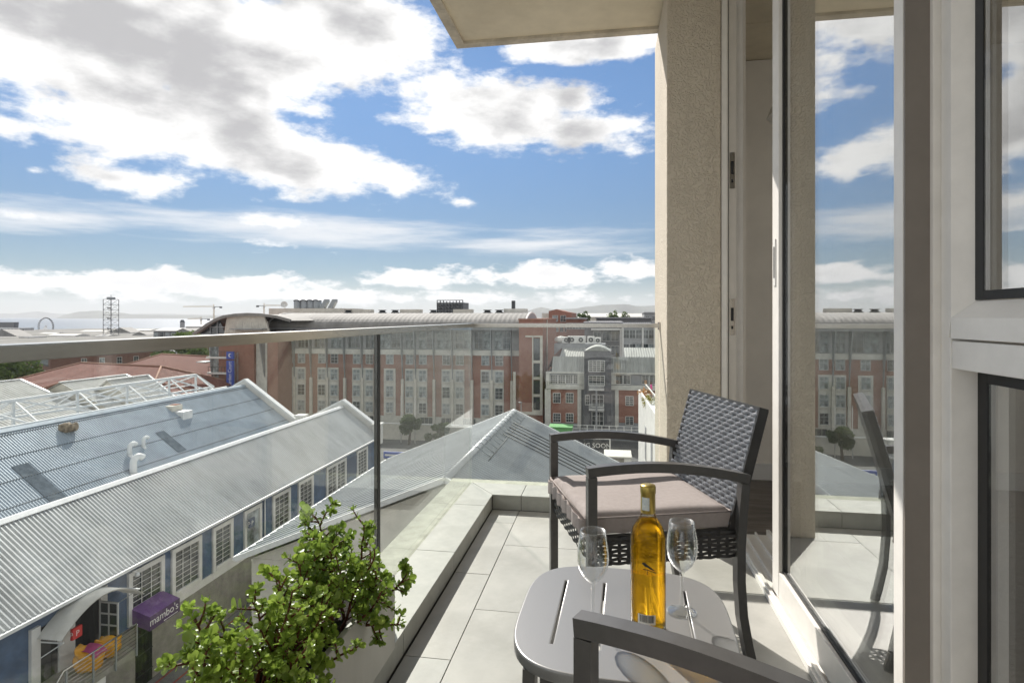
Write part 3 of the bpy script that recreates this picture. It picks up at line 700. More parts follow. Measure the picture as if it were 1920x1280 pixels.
tob = bpy.data.objects.new('tmp', cu); COL.objects.link(tob); bpy.context.view_layer.update()
me = bpy.data.meshes.new_from_object(tob.evaluated_get(bpy.context.evaluated_depsgraph_get())); bpy.data.objects.remove(tob)
me.materials.clear(); me.materials.append(M['table_top'])
bm = bmesh.new(); bm.from_mesh(me); bmesh.ops.remove_doubles(bm, verts=bm.verts, dist=.0002); bm.normal_update(); bm.to_mesh(me); bm.free()
to = bpy.data.objects.new('table_top', me); COL.objects.link(to); to.parent = tb; to.location = (0, 0, TZ - .012)
for sx_ in (-1, 1):
    for sy_ in (-1, 1):
        x, y = sx_ * .178, sy_ * .188
        MB().sweep([(x, y, TZ - .021), (x * 1.02, y * 1.02, .2), (x * 1.10, y * 1.10, 0)], [(-.021, -.012), (.021, -.012), (.021, .012), (-.021, .012)], (1, 0, 0)).build('leg', 'frame_metal', tb)
s = MB()
for sy_ in (-1, 1): s.box(-.158, .158, sy_ * .188 - .008, sy_ * .188 + .008, TZ - .060, TZ - .0215)
for sx_ in (-1, 1): s.box(sx_ * .178 - .008, sx_ * .178 + .008, -.176, .176, TZ - .060, TZ - .0215)
s.build('apron_frame', 'frame_metal', tb)
tb.location = (.033, 1.325, 0); tb.rotation_euler = (0, 0, R(-2.0))

# ---------------------------------------------------------------- bottle and glasses
BX, BY = .0825, 1.273
bt = thing('wine_bottle', 'clear bottle of golden wine with a gold foil neck on the side table', 'bottle', (BX, BY, TZ))
r = .0367
bot = [(.0001, .004), (.030, .001), (.0345, .002), (r, .007), (r, .19), (.0360, .201), (.032, .214), (.024, .227), (.0165, .238), (.0148, .246), (.0143, .296), (.0001, .296)]
MB().lathe(bot, (BX, BY, TZ), 48).build('glass_body', 'bottle_glass', bt, True)
liq = [(.0001, .014), (.012, .012), (.028, .008), (.0335, .010), (r - .0022, .016), (r - .0022, .19), (.0338, .200), (.0298, .213), (.0218, .226), (.0150, .2365), (.0001, .2365)]
MB().lathe(liq, (BX, BY, TZ), 48).build('wine', 'wine', bt, True)
fo = MB().lathe([(.0152, .247), (.0156, .2475), (.0153, .285), (.0158, .2875), (.0163, .290), (.0163, .301), (.0155, .303), (.0150, .3045), (.0001, .3045)], (BX, BY, TZ), 40).build('foil_capsule', 'foil', bt, True)
def wrap(rad, ang0, zc):            # flat (x,y,z) -> round the bottle, facing angle ang0
    return lambda c: Vector((BX + (rad + c.z) * math.cos(ang0 + c.x / rad), BY + (rad + c.z) * math.sin(ang0 + c.x / rad), TZ + zc + c.y))
CAMA = math.atan2(-BY, -BX)
def patch(name, mat, rad, ang, zc, w_, h_, parent, n=10):
    f = wrap(rad, ang, zc); mb = MB()
    for i in range(n):
        x0, x1 = -w_ / 2 + w_ * i / n, -w_ / 2 + w_ * (i + 1) / n
        mb.quad(f(Vector((x0, -h_ / 2, 0))), f(Vector((x1, -h_ / 2, 0))), f(Vector((x1, h_ / 2, 0))), f(Vector((x0, h_ / 2, 0))))
    return mb.build(name, mat, parent)
patch('neck_seal', 'paper_blue', .0161, CAMA - .35, .268, .017, .027, fo)
lab = patch('barcode_label', 'paper', r + .0004, CAMA - .08, .037, .037, .020, bt)
bars = MB(); f = wrap(r + .0007, CAMA - .08, .038); x = -.0150; rs = random.Random(3)
while x < .0145:
    wd = rs.choice([.0004, .0004, .0008, .0011]); bars.quad(f(Vector((x, -.0065, 0))), f(Vector((x + wd, -.0065, 0))), f(Vector((x + wd, .008, 0))), f(Vector((x, .008, 0)))); x += wd + rs.choice([.0004, .0006, .0009])
bars.build('barcode', 'print_black', lab)
BACK = CAMA + math.pi
textmesh('Viognier', .0105, 'print_gold', 'lettering', bt, None, .0001, wrap(r + .0003, BACK, .110))
textmesh('chardonnay house', .0030, 'print_gold', 'lettering', bt, None, .0001, wrap(r + .0003, BACK, .122)) if False else None
# small perched bird drawn on the glass
f = wrap(r + .0005, CAMA, .142); bd = MB()
def drawpoly(pts, sc=.001):
    q = [f(Vector((x * sc, y * sc, 0))) for x, y in pts]; bd.add(q, [tuple(range(len(q)))])
drawpoly([(-13, 9), (-11, 12), (-7, 12.5), (-3, 10), (2, 6), (-1, 3), (-6, 4), (-10, 7.5)]); drawpoly([(2, 6), (9, 1), (15, -4), (8, -2), (-1, 3)])
drawpoly([(-10, -2), (4, -4), (16, -9), (17, -7.5), (4, -2.5), (-10, -.5)]); drawpoly([(-2, -4), (-1, -4), (-.6, -12), (-1.6, -12)])
bd.build('bird_drawing', 'print_black', bt)
def wineglass(x, y, label):
    t = thing('wine_glass', label, 'wine glass', (x, y, TZ), 'empty wine glasses on the side table')
    outer = [(.0001, .0012), (.030, .0008), (.0335, .0016), (.030, .0030), (.018, .0058), (.007, .0105), (.0045, .016), (.0036, .030), (.0035, .070), (.0040, .085), (.0065, .091), (.014, .097), (.024, .108), (.0315, .124), (.0342, .142), (.0335, .162), (.0300, .185), (.0272, .203)]
    inner = [(.0264, .203), (.0292, .185), (.0327, .162), (.0334, .142), (.0307, .1245), (.0232, .109), (.0135, .0988), (.006, .0945), (.0001, .0935)]
    MB().lathe(outer[10:] + inner, (x, y, TZ), 40).build('bowl', 'wine_glass', t, True)
    MB().lathe(outer[6:11] + [(.0045, .0925), (.0001, .0925)], (x, y, TZ), 20).build('stem', 'wine_glass', t, True)
    MB().lathe(outer[:7], (x, y, TZ), 40).build('foot', 'wine_glass', t, True)
wineglass(.162, 1.358, 'empty wine glass to the right of the bottle')
wineglass(-.033, 1.269, 'empty wine glass to the left of the bottle, in front of the chair leg')

# ---------------------------------------------------------------- planter and jade plants
pl = thing('planter_box', 'pale grey fibre cement trough planter standing on the kerb', 'planter', (-.74, 1.0, KZ))
px0, px1, py0, py1, pz = -.822, -.645, .35, 1.715, .312
s = MB(); s.bevbox(px1 - .016, px1, py0, py1, KZ + .001, pz, .003); s.bevbox(px0, px0 + .016, py0, py1, KZ + .001, pz, .003); s.bevbox(px0 + .016, px1 - .016, py1 - .016, py1 - .0005, KZ + .001, pz - .001, .003); s.bevbox(px0 + .016, px1 - .016, py0, py0 + .016, KZ + .001, pz - .001, .003); s.box(px0 + .01, px1 - .01, py0 + .01, py1 - .01, KZ + .0015, KZ + .02)
s.build('trough', 'planter', pl)
bm = bmesh.new(); bmesh.ops.create_grid(bm, x_segments=12, y_segments=70, size=1)
for v in bm.verts: v.co = Vector(((px0 + px1) / 2 + v.co.x * .072, (py0 + py1) / 2 + v.co.y * (py1 - py0 - .034) / 2, pz - .05 + random.uniform(-.006, .006)))
MB().frombm(bm).build('soil', 'soil', pl, True)
def leafmesh(nm, L, W_, curl):
    mb = MB(); rows = [(0, .10), (.16, .45), (.40, .86), (.66, 1.0), (.86, .74), (1.0, .16)]; vs_ = []
    for t_, w_ in rows:
        y = t_ * L; z = curl * L * (t_ - t_ * t_) * 1.4
        for sx_ in (-1, -.5, 0, .5, 1): vs_.append((sx_ * w_ * W_ / 2, y, z - .10 * W_ * (1 - abs(sx_)) + .0))
    fs = [(i * 5 + k, i * 5 + k + 1, (i + 1) * 5 + k + 1, (i + 1) * 5 + k) for i in range(5) for k in range(4)]
    mb.add(vs_, fs); o = mb.build(nm, 'jade_leaf', None, True); return o
LEAVES = [leafmesh('leaf', .022, .0160, .25), leafmesh('leaf', .026, .0180, .1), leafmesh('leaf', .0195, .0150, -.15)]
def jade(label, base, stems, seed, k=.86):
    rs = random.Random(seed); t = thing('jade_plant', label, 'plant', base)
    st_mb = MB(); places = []
    def shoot(p, d, L, rad, depth):
        n = max(4, int(L / .0098)); pts = [p.copy()]; dd = d.normalized()
        for i in range(n):
            dd = (dd + Vector((rs.gauss(0, .10), rs.gauss(0, .10), rs.gauss(.03, .07)))).normalized()
            p = p + dd * (L / n); pts.append(p.copy())
            ax = dd.orthogonal().normalized(); ax.rotate(Matrix.Rotation(rs.uniform(0, 6.28) if i == 0 else 1.57 * (i % 2) + .3, 3, dd))
            if i > (0 if depth else n * .25):
                for sg in (-1, 1):
                    if rs.random() < .93: places.append((p.copy(), (ax * sg + dd * rs.uniform(.15, .7)).normalized(), dd.copy(), 1.0 - .35 * (i / n) if depth == 0 else rs.uniform(.65, 1.05)))
            if depth < 2 and i > 1 and rs.random() < (.55 if depth == 0 else .25):
                bd_ = (ax * rs.choice((-1, 1)) + dd * rs.uniform(.3, .9) + Vector((0, 0, .15))).normalized()
                shoot(p.copy(), bd_, L * rs.uniform(.22, .40) * (1 - .4 * i / n), rad * .6, depth + 1)
        for k in range(3): 
            a = k * 2.1 + rs.random(); o_ = dd.orthogonal().normalized(); o_.rotate(Matrix.Rotation(a, 3, dd))
            places.append((p.copy(), (dd + o_ * .55).normalized(), o_, .7))
        st_mb.tube(pts, [rad * (1 - .6 * k / len(pts)) for k in range(len(pts))], 6)
    for (bx, by, dx, dy, dz, L) in stems:
        shoot(Vector((bx, by, pz - .045)), Vector((dx * .75, dy * .8, dz)), L * k, .0048, 0)
    st_mb.build('stems', 'jade_stem', t, True)
    camp = Vector((0, 0, CAM_H)); rs.shuffle(places)
    order = sorted(range(len(places)), key=lambda i: (places[i][0] - camp).length + rs.uniform(0, .25)); near = set(order[:300])
    rest = MB()
    for i, (p, d, up, sc) in enumerate(places):
        z_ = (up - d * up.dot(d)); z_ = z_.normalized() if z_.length > .05 else d.orthogonal().normalized()
        x_ = d.cross(z_); mt = Matrix((x_, d, z_)).transposed(); sc *= rs.uniform(.8, 1.15)
        src = LEAVES[rs.randrange(3)]
        if i in near: inst(src, t, p, mt.to_euler(), (sc,) * 3)
        else:
            rest.add([p + mt @ (v.co * sc) for v in src.data.vertices], [tuple(q.vertices) for q in src.data.polygons])
    if rest.v: rest.build('foliage', 'jade_leaf', t, True, kind='stuff')
    return t
ra = random.Random(11)
far_st = [(-.72, 1.52, .10, .25, 1, .36), (-.76, 1.56, -.2, .25, 1, .31), (-.70, 1.46, .28, -.1, 1, .30), (-.74, 1.40, -.25, -.2, 1, .27),
          (-.69, 1.55, .75, .2, .75, .24), (-.69, 1.45, .95, -.1, .35, .20), (-.78, 1.47, -.5, -.1, .8, .24), (-.72, 1.36, .5, -.5, .8, .22), (-.68, 1.60, .8, .2, .3, .19), (-.73, 1.60, 0, .5, .9, .28), (-.70, 1.40, .3, .0, .9, .25), (-.68, 1.50, .9, 0, -.05, .17), (-.75, 1.49, .1, .1, 1, .30)]
near_st = [(-.74, 1.10, -.1, .1, 1, .30), (-.78, 1.06, -.45, .1, 1, .29), (-.72, 1.18, .3, .3, 1, .24), (-.70, 1.05, .6, -.2, .8, .22), (-.77, 1.20, -.3, .4, .9, .27), (-.70, 1.15, .85, .2, .45, .20),
           (-.75, .98, -.2, -.5, .9, .24), (-.69, 1.00, .9, -.2, .4, .22), (-.80, 1.14, -.8, 0, .6, .22), (-.70, 1.10, .9, .1, .1, .18), (-.73, 1.02, .1, -.2, 1, .24), (-.76, 1.12, .1, .1, 1, .26), (-.72, .94, .4, -.5, .7, .22),
           (-.71, 1.24, .7, .5, .7, .22), (-.79, 1.00, -.6, -.1, .8, .24), (-.74, 1.15, .2, -.1, 1, .24), (-.69, .95, .8, -.4, .6, .2)]
jade('taller jade plant with upright shoots at the far end of the trough', (-.73, 1.48, pz - .05), far_st, 5, .84)
jade('bushy jade plant at the near end of the trough in the bottom left', (-.74, 1.08, pz - .05), [(x, y + .06, dx * (.35 if dx < 0 else 1), dy, dz, L) for x, y, dx, dy, dz, L in near_st], 9, .80)
for o in LEAVES: bpy.data.objects.remove(o)
# ================================================================ GROUND, SEA, HILLS
def surf(name, pts_rows, mat, label):
    mb = MB(); nc = len(pts_rows[0]); mb.add([p for r_ in pts_rows for p in r_], [(i * nc + k, i * nc + k + 1, (i + 1) * nc + k + 1, (i + 1) * nc + k) for i in range(len(pts_rows) - 1) for k in range(nc - 1)])
    return tag(mb.build(name, mat), label, kind='structure')
Z0, Z1 = -16.8, -19.2
def gz(Y): return Z0 if Y < 58 else (Z1 if Y > 92 else Z0 + (Z1 - Z0) * (Y - 58) / 34)
yl = [-80, 58, 66, 75, 84, 92, 300, 900]
surf('ground', [[(x, y, gz(y)) for x in (-900, -300, -100, 0, 100, 500)] for y in yl], 'land', 'built-up flat ground of the waterfront district')
surf('sea', [[(x, y, -21.5) for x in (-14000, 0, 14000)] for y in (880, 13000)], 'sea', 'calm grey blue bay')
surf('street', [[(x, y, gz(y) + .006) for x in (-22.3, 14)] for y in (-20, 20, 58, 66, 75, 84, 92, 104)], 'paving', 'paved lane between the blue warehouse and the balcony')
surf('road', [[(x, y, gz(y) + .012) for x in (-62, 14)] for y in (61, 66, 75, 84, 92, 97)], 'asphalt', 'asphalt road in front of the brick hotel')
s = MB()
for (x0, x1, y0, y1) in ((-21.9, -21.8, 23, 57), (-20.6, -20.45, 29, 33), (-20.6, -16.0, 29, 29.12), (-21.0, -20.2, 25.2, 25.3), (-21.0, -20.2, 26.6, 26.7), (-21.05, -20.95, 25.2, 26.7)):
    s.box(x0, x1, y0, y1, Z0 + .010, Z0 + .014)
tag(s.build('road_marking', 'red_line'), 'red painted lines on the lane paving', kind='structure')
def hill(name, prof, D, label, depth=900):
    mb = MB(); vs_ = []; n = len(prof)
    for u, y in prof:
        p = P(u, y, D); q = P(u, 601, D - depth); vs_ += [(q.x, q.y, -22), (p.x * .985, p.y * .985, (p.z + 22) * .45 - 22 + 3), (p.x, p.y, max(p.z, -20)), (p.x * 1.12, p.y * 1.12, -22)]
    mb.add(vs_, [(i * 4 + k, i * 4 + k + 1, (i + 1) * 4 + k + 1, (i + 1) * 4 + k) for i in range(n - 1) for k in range(3)])
    tag(mb.build(name, 'hill', None, True), label, kind='structure')
def rough(prof, st=9, a=.7, seed=1):
    rs = random.Random(seed); o = []
    for (u0, y0), (u1, y1) in zip(prof[:-1], prof[1:]):
        k = max(1, int((u1 - u0) / st))
        for i in range(k):
            t_ = i / k; t2 = t_ * t_ * (3 - 2 * t_); o.append((u0 + (u1 - u0) * t_, y0 + (y1 - y0) * t2 + rs.uniform(-a, a) * .5))
    return o + [prof[-1]]
hill('hills', rough([(60, 599), (105, 597), (120, 590), (150, 584), (185, 582.5), (215, 585), (260, 590), (330, 591), (420, 592), (520, 594), (640, 595)], seed=2), 7600, 'low rounded headland across the bay')
hill('hills', rough([(-400, 588), (-100, 590), (20, 588), (70, 584), (110, 588), (180, 590), (280, 588), (400, 590), (560, 592), (700, 590), (860, 592)], seed=5), 11000, 'faint far range behind the headland')
hill('hills', rough([(700, 597), (860, 594), (930, 590), (985, 583), (1015, 576), (1035, 580), (1070, 579), (1110, 574), (1130, 571.5), (1170, 570), (1200, 574), (1240, 572), (1330, 568), (1500, 575), (1700, 585)], seed=7), 8600, 'blue hills on the right beyond the rooftops')

# ================================================================ windows of the town
pm('town_pane', (.05, .06, .065), .06, var=.3, scale=.4, spec=.9)
WIN = {}
def win_mesh(w_, h_, cols, rows, fr, axis):
    key = (round(w_, 2), round(h_, 2), cols, rows, round(fr, 3), axis)
    if key in WIN: return WIN[key]
    def bx(mb, a0, a1, z0, z1, d0, d1):
        if axis == 'y': mb.box(a0, a1, d0, d1, z0, z1)
        else: mb.box(-d1, -d0, a0, a1, z0, z1)
    f = MB(); e = max(.03, fr * .55)
    bx(f, -w_ / 2, -w_ / 2 + fr, -h_ / 2, h_ / 2, -.10, .0); bx(f, w_ / 2 - fr, w_ / 2, -h_ / 2, h_ / 2, -.10, .0)
    bx(f, -w_ / 2 + fr, w_ / 2 - fr, -h_ / 2, -h_ / 2 + fr, -.12, .0); bx(f, -w_ / 2 + fr, w_ / 2 - fr, h_ / 2 - fr, h_ / 2, -.10, .0)
    for c in range(1, cols):
        x = -w_ / 2 + fr + (w_ - 2 * fr) * c / cols; bx(f, x - e / 2, x + e / 2, -h_ / 2 + fr, h_ / 2 - fr, -.075, .0)
    for r_ in range(1, rows):
        z = -h_ / 2 + fr + (h_ - 2 * fr) * r_ / rows; bx(f, -w_ / 2 + fr, w_ / 2 - fr, z - e / 2, z + e / 2, -.07, .0)
    p = MB(); bx(p, -w_ / 2 + fr * .5, w_ / 2 - fr * .5, -h_ / 2 + fr * .5, h_ / 2 - fr * .5, -.045, -.002)
    WIN[key] = (f, p, {}); return WIN[key]
def window(parent, x, z, w_, h_, D, cols=2, rows=3, fr=.07, axis='y', fmat='town_frame', pmat=None, name='window', base=None):
    """axis y: wall facing -Y at depth D; axis x: wall facing +X at X = D"""
    f, p, cache = win_mesh(w_, h_, cols, rows, fr, axis)
    pmat = pmat or random.choice(['town_pane', 'town_pane', 'town_blind', 'town_pane'])
    loc = (x, D, z) if axis == 'y' else (D, x, z)
    def get(mb, mat):
        if (id(mb), mat) not in cache:
            o = mb.build(name, mat); cache[(id(mb), mat)] = o.data; bpy.data.objects.remove(o)
        return cache[(id(mb), mat)]
    fo_ = bpy.data.objects.new(name, get(f, fmat)); COL.objects.link(fo_); fo_.parent = parent; fo_.location = Vector(loc) - WL[parent.name]; WL[fo_.name] = Vector(loc)
    po = bpy.data.objects.new('pane', get(p, pmat)); COL.objects.link(po); po.parent = fo_
    return fo_
def Xd(u, Y): return Y * ratio(u)
def Zd(y, u, Y): return P(u, y, Y).z
def hit(u, y, p0, n):
    o_ = Vector((0, 0, CAM_H)); d = P(u, y, 1.0) - o_; n = Vector(n); t = (Vector(p0) - o_).dot(n) / d.dot(n); return o_ + d * t

# ================================================================ THE BLUE WAREHOUSE AND ITS NEIGHBOUR
BWX = -22.4; BY0, BY1 = 8.0, 54.6
def YB(u): return BWX / ratio(u)
wh = thing('warehouse', 'long blue walled warehouse with pale corrugated roof and white framed barred windows', 'warehouse', (BWX, 30, Z0))
s = MB(); s.box(BWX - 8, BWX, BY0, BY1, -13.7, -10.45); s.build('wall', 'blue_wall', wh)
s = MB(); s.box(BWX - 8, BWX + .05, BY0, BY1, Z0 - 1, -13.72); s.build('plinth', 'plinth', wh)
RX1, RZ1_ = -25.9, -7.75
L = BY1 - BY0 - .3
MB().sheet((RX1, BY0, RZ1_), (0, L, 0), (3.83, 0, -2.82), .20, .075, 'ibr').build('roof', 'roof_sheet', wh)
MB().sheet((RX1, BY0, RZ1_), (0, L, 0), (-4.7, 0, -2.35), .20, .04, 'ibr').build('rear_roof', 'roof_sheet', wh)
MB().sweep([(RX1, BY0, RZ1_ + .07), (RX1, BY1 - .3, RZ1_ + .07)], [(-.24, -.13), (-.05, .02), (.05, .02), (.24, -.13), (.24, -.10), (.05, .05), (-.05, .05), (-.24, -.10)]).build('ridge_cap', 'ridge_white', wh)
MB().bar((RX1 + 3.90, BY0, -10.62), (RX1 + 3.90, BY1 - .3, -10.62), .16, .13).build('gutter', 'ridge_white', wh)
MB().box(BWX + .001, BWX + .07, YB(300), BY1, -13.95, -13.55).build('string_course', 'render_white', wh)
gp = [(-22.3, -9.75), (-25.9, -7.2), (-30.5, -9.55), (-36.5, -5.35), (-43, -9.0), (-43, -19), (-22.3, -19)]
s = MB(); s.prism([(x, BY1 - .2, z) for x, z in gp], (0, .45, 0)); s.build('gable_wall', 'render_white', wh)
for (a, b) in zip(gp[:4], gp[1:5]):
    s = MB(); s.bar((a[0], BY1 + .02, a[1] + .09), (b[0], BY1 + .02, b[1] + .09), .62, .16); s.build('coping', 'ridge_white', wh)
for (x, z) in ((-22.35, -9.9), (-30.4, -9.3)):
    s = MB(); s.bevbox(x - .4, x + .4, BY1 - .4, BY1 + .4, z - 1.4, z + .45, .03); s.bevbox(x - .52, x + .52, BY1 - .52, BY1 + .52, z + .45, z + .62, .03); s.build('pier', 'render_white', wh)
ZT_, ZB_ = -10.98, -13.52
def barred(y0, y1, zt, zb, bars=True, pane='town_pane', cols=3, rows=8, split=False):
    f = MB(); fw = .24 if y1 - y0 > 1.2 else .17
    f.box(BWX + .001, BWX + .11, y0, y0 + fw, zb, zt); f.box(BWX + .001, BWX + .11, y1 - fw, y1, zb, zt)
    f.box(BWX + .001, BWX + .109, y0 + fw, y1 - fw, zt - fw, zt); f.box(BWX + .001, BWX + .125, y0 + fw, y1 - fw, zb, zb + fw)
    if split: f.box(BWX + .001, BWX + .108, (y0 + y1) / 2 - fw / 2, (y0 + y1) / 2 + fw / 2, zb + fw, zt - fw)
    o = f.build('window', 'render_white', wh)
    MB().box(BWX + .002, BWX + .012, y0 + fw, y1 - fw, zb + fw, zt - fw).build('pane', pane, o)
    b = MB(); iw = y1 - y0 - 2 * fw; ih = zt - zb - 2 * fw
    for c in range(1, cols): b.box(BWX + .03, BWX + .055, y0 + fw + iw * c / cols - .018, y0 + fw + iw * c / cols + .018, zb + fw, zt - fw)
    for r_ in range(1, rows): b.box(BWX + .031, BWX + .054, y0 + fw, y1 - fw, zb + fw + ih * r_ / rows - .014, zb + fw + ih * r_ / rows + .014)
    if bars: b.build('bars', 'render_white', o)
for (u0, u1, kw) in ((238, 306, dict(cols=3, rows=8)), (320, 376, dict(cols=3, rows=8)), (397, 435, dict(cols=2, rows=8)), (456, 489, dict(bars=False, pane='town_blind')),
                     (510, 543, dict(cols=3, rows=7)), (558, 586, dict(cols=3, rows=7)), (611, 648, dict(cols=4, rows=7, split=True)), (668, 688, dict(cols=3, rows=7))):
    barred(YB(u0), YB(u1), ZT_, ZB_ if u0 != 456 else ZB_ - .4, **kw)
MB().tube([(BWX + .1, YB(494), -10.6), (BWX + .1, YB(494), -13.9)], .06, 8).build('downpipe', 'ridge_white', wh, True)
MB().box(BWX + .006, BWX + .05, YB(650), YB(668), -12.9, -11.3).build('shutter', 'sign_navy', wh)
# doorway under the arched awning
ya, yb = YB(58), YB(186); LZ = -13.5
s = MB(); s.box(BWX + .001, BWX + .14, ya - .10, ya + .28, LZ, -11.15); s.box(BWX + .001, BWX + .14, yb - .05, yb + .30, LZ, -10.95); s.build('door_jamb', 'render_white', wh)
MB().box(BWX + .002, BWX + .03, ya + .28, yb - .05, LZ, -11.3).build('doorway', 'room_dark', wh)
MB().box(BWX + .03, BWX + .11, YB(107), YB(137), LZ, -11.3).build('door_pier', 'render_white', wh)
d_ = MB(); d_.box(BWX + .035, BWX + .08, ya + .3, YB(92), LZ + .02, -11.8); d_.build('door', 'dark_steel', wh)
d2 = thing('glazed_door', 'grey framed glazed door standing open under the arched awning', 'door', (BWX + .3, yb - .1, LZ))
s = MB()
for z in (LZ + .05, LZ + .95, LZ + 1.45, LZ + 1.95): s.box(BWX + .12, BWX + 1.05, yb - .12, yb - .06, z, z + .07)
for x in (BWX + .12, BWX + .56, BWX + 1.0): s.box(x, x + .06, yb - .121, yb - .059, LZ + .02, LZ + 2.02)
s.build('door_frame', 'town_frame', d2)
MB().box(BWX + .14, BWX + 1.03, yb - .095, yb - .085, LZ + .05, LZ + 2.0).build('door_pane', 'town_pane', d2)
aw = thing('arched_awning', 'curved corrugated metal awning arching over the warehouse doorway', 'awning', (BWX, 22, -11.5))
y0, y1 = YB(64), YB(226); n = 26; rows_ = []
s = MB(); nx = 28; vs_ = []
for i in range(n + 1):
    t_ = i / n; yy = y0 + (y1 - y0) * t_; zz = -11.95 + 1.25 * math.sin(math.pi * (.08 + .86 * t_)) ** .9
    for k in range(nx + 1): vs_.append((BWX + .12 + 1.15 * k / nx, yy, zz + .032 * math.cos(k * math.pi)))
s.add(vs_, [(i * (nx + 1) + k, i * (nx + 1) + k + 1, (i + 1) * (nx + 1) + k + 1, (i + 1) * (nx + 1) + k) for i in range(n) for k in range(nx)])
s.build('awning_sheet', 'roof_white', aw)
s = MB()
for yy, z in ((y0 + .15, -11.75), (y1 - .2, -11.35)): s.bar((BWX + .12, yy, z - .05), (BWX + 1.2, yy, z), .05); s.bar((BWX + .12, yy, z - .7), (BWX + 1.1, yy, z - .05), .04)
s.build('bracket', 'ridge_white', aw)
# landing, railing, steps
ld = thing('entrance_landing', 'raised concrete landing with steps and steel railing outside the warehouse door', 'landing', (-21.5, 21, Z0))
ye = 22.9
s = MB(); s.box(BWX + .051, -20.55, 19.2, ye, LZ - .25, LZ); s.build('deck', 'plinth', ld)
s = MB(); s.box(BWX + .052, -20.60, 19.2, ye - 1.6, Z0 - .2, LZ - .251); s.build('base_wall', 'render_white', ld)
for k in range(11): MB().box(BWX + .06, -20.62, 19.2 - .30 * (k + 1), 19.2 - .30 * k - .002, Z0 - .2, LZ - .30 * (k + 1)).build('step', 'plinth', ld)
for yy in (19.4, 20.6, 21.7, ye - .1):
    MB().bar((-20.5, yy, LZ - .3), (-20.5, yy, LZ + 1.08), .06).build('post', 'steel_grey', ld)
MB().tube([(-20.5, 15.8, -15.9), (-20.5, 19.3, LZ + 1.1), (-20.5, ye - .1, LZ + 1.1)], .035, 8).build('handrail', 'steel_rail', ld, True)
for k in range(6):
    z = LZ + .12 + .16 * k; MB().tube([(-20.5, 19.4, z), (-20.5, ye - .1, z)], .012, 6).build('railing_wire', 'steel_rail', ld, True)
for z0_ in range(2):
    MB().tube([(-20.5, 16, -16.2 + .45 * z0_), (-20.5, 19.3, LZ + .25 + .45 * z0_)], .015, 6).build('railing_wire', 'steel_rail', ld, True)
# covered chairs on the landing
def covered(name, label, c, sc, mats, rz, seed):
    rs = random.Random(seed); bm = bmesh.new(); bmesh.ops.create_icosphere(bm, subdivisions=4, radius=1)
    ph = [rs.uniform(0, 6) for _ in range(6)]
    for v in bm.verts:
        x, y, z = v.co; k = 1 + .10 * math.sin(5 * x + ph[0]) * math.sin(4 * y + ph[1]) + .06 * math.sin(9 * z + ph[2] + 3 * x)
        sq = lambda a: math.copysign(abs(a) ** .62, a)
        v.co = Vector((sq(x) * .46 * k, sq(y) * .46 * k, max(0, (sq(z) + .85) * .42 * k) * (1.0 + .35 * max(0, -x)) + (.03 * math.sin(12 * math.atan2(y, x)) if z < -.3 else 0)))
        v.co.rotate(Euler((0, 0, rz))); v.co = Vector(c) + v.co * sc
    mb = MB().frombm(bm); t = thing(name, label, 'covered chair', c)
    mb.build('cover', mats[0], t, True)
    return t
c1 = covered('covered_chair', 'chair under an orange cover with a magenta panel on the landing', (-21.35, YB(150) - .6, LZ), 1.05, ['orange_fabric'], .4, 1)
q0 = Vector((-21.35, YB(150) - .6, LZ))
s = MB(); vs_ = []
for i in range(7):
    for k in range(7):
        a, b = -.30 + .1 * i, -.42 + .14 * k; zz = .84 - .25 * max(0, b) - .10 * abs(a) - .55 * max(0, b - .22) + .02 * math.sin(7 * a + 3 * b)
        vs_.append(q0 + Vector((b + .18, a, zz + .04)))
s.add(vs_, [(i * 7 + k, i * 7 + k + 1, (i + 1) * 7 + k + 1, (i + 1) * 7 + k) for i in range(6) for k in range(6)]); s.build('cover_panel', 'magenta_fabric', c1, True)
covered('covered_chair', 'plain orange covered chair behind the magenta panelled one', (-21.4, YB(182) - .5, LZ), .95, ['orange_fabric'], 1.9, 6)
# purple box awning with lettering
ma = thing('sign_awning', 'purple box awning with white lettering over the basement gate', 'awning', (-21.9, 25.5, -13.3))
y0, y1 = YB(244), YB(302); AX = -21.35
MB().hexa([(BWX + .06, y0, -13.45), (AX, y0, -13.72), (AX, y1, -13.72), (BWX + .06, y1, -13.45), (BWX + .06, y0, -12.75), (AX, y0, -13.05), (AX, y1, -13.05), (BWX + .06, y1, -12.75)]).build('awning_box', 'purple', ma)
MB().box(AX + .002, AX + .012, y0, y1, -13.72, -13.05).build('front_valance', 'purple_dark', ma)
mt = Matrix(((0, 0, 1, AX + .015), (1, 0, 0, (y0 + y1) / 2 - .06), (0, 1, 0, -13.34), (0, 0, 0, 1)))
textmesh("mambo's", .52, 'white_paint', 'lettering', ma, mt, .004)
MB().box(AX + .013, AX + .018, (y0 + y1) / 2 - .1, y1 - .15, -13.665, -13.635).build('underline', 'white_paint', ma)
gt = thing('security_gate', 'dark barred security gate under the purple awning', 'gate', (BWX, YB(265), Z0))
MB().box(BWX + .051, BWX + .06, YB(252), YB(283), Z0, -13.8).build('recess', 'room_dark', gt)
for k in range(12):
    yy = YB(252) + (YB(283) - YB(252)) * (k + .5) / 12; MB().bar((BWX + .09, yy, Z0 + .05), (BWX + .09, yy, -13.85), .022).build('bar', 'dark_steel', gt)
for z in (-16.2, -15.2, -14.3): MB().bar((BWX + .10, YB(252), z), (BWX + .10, YB(283), z), .04).build('rail', 'dark_steel', gt)
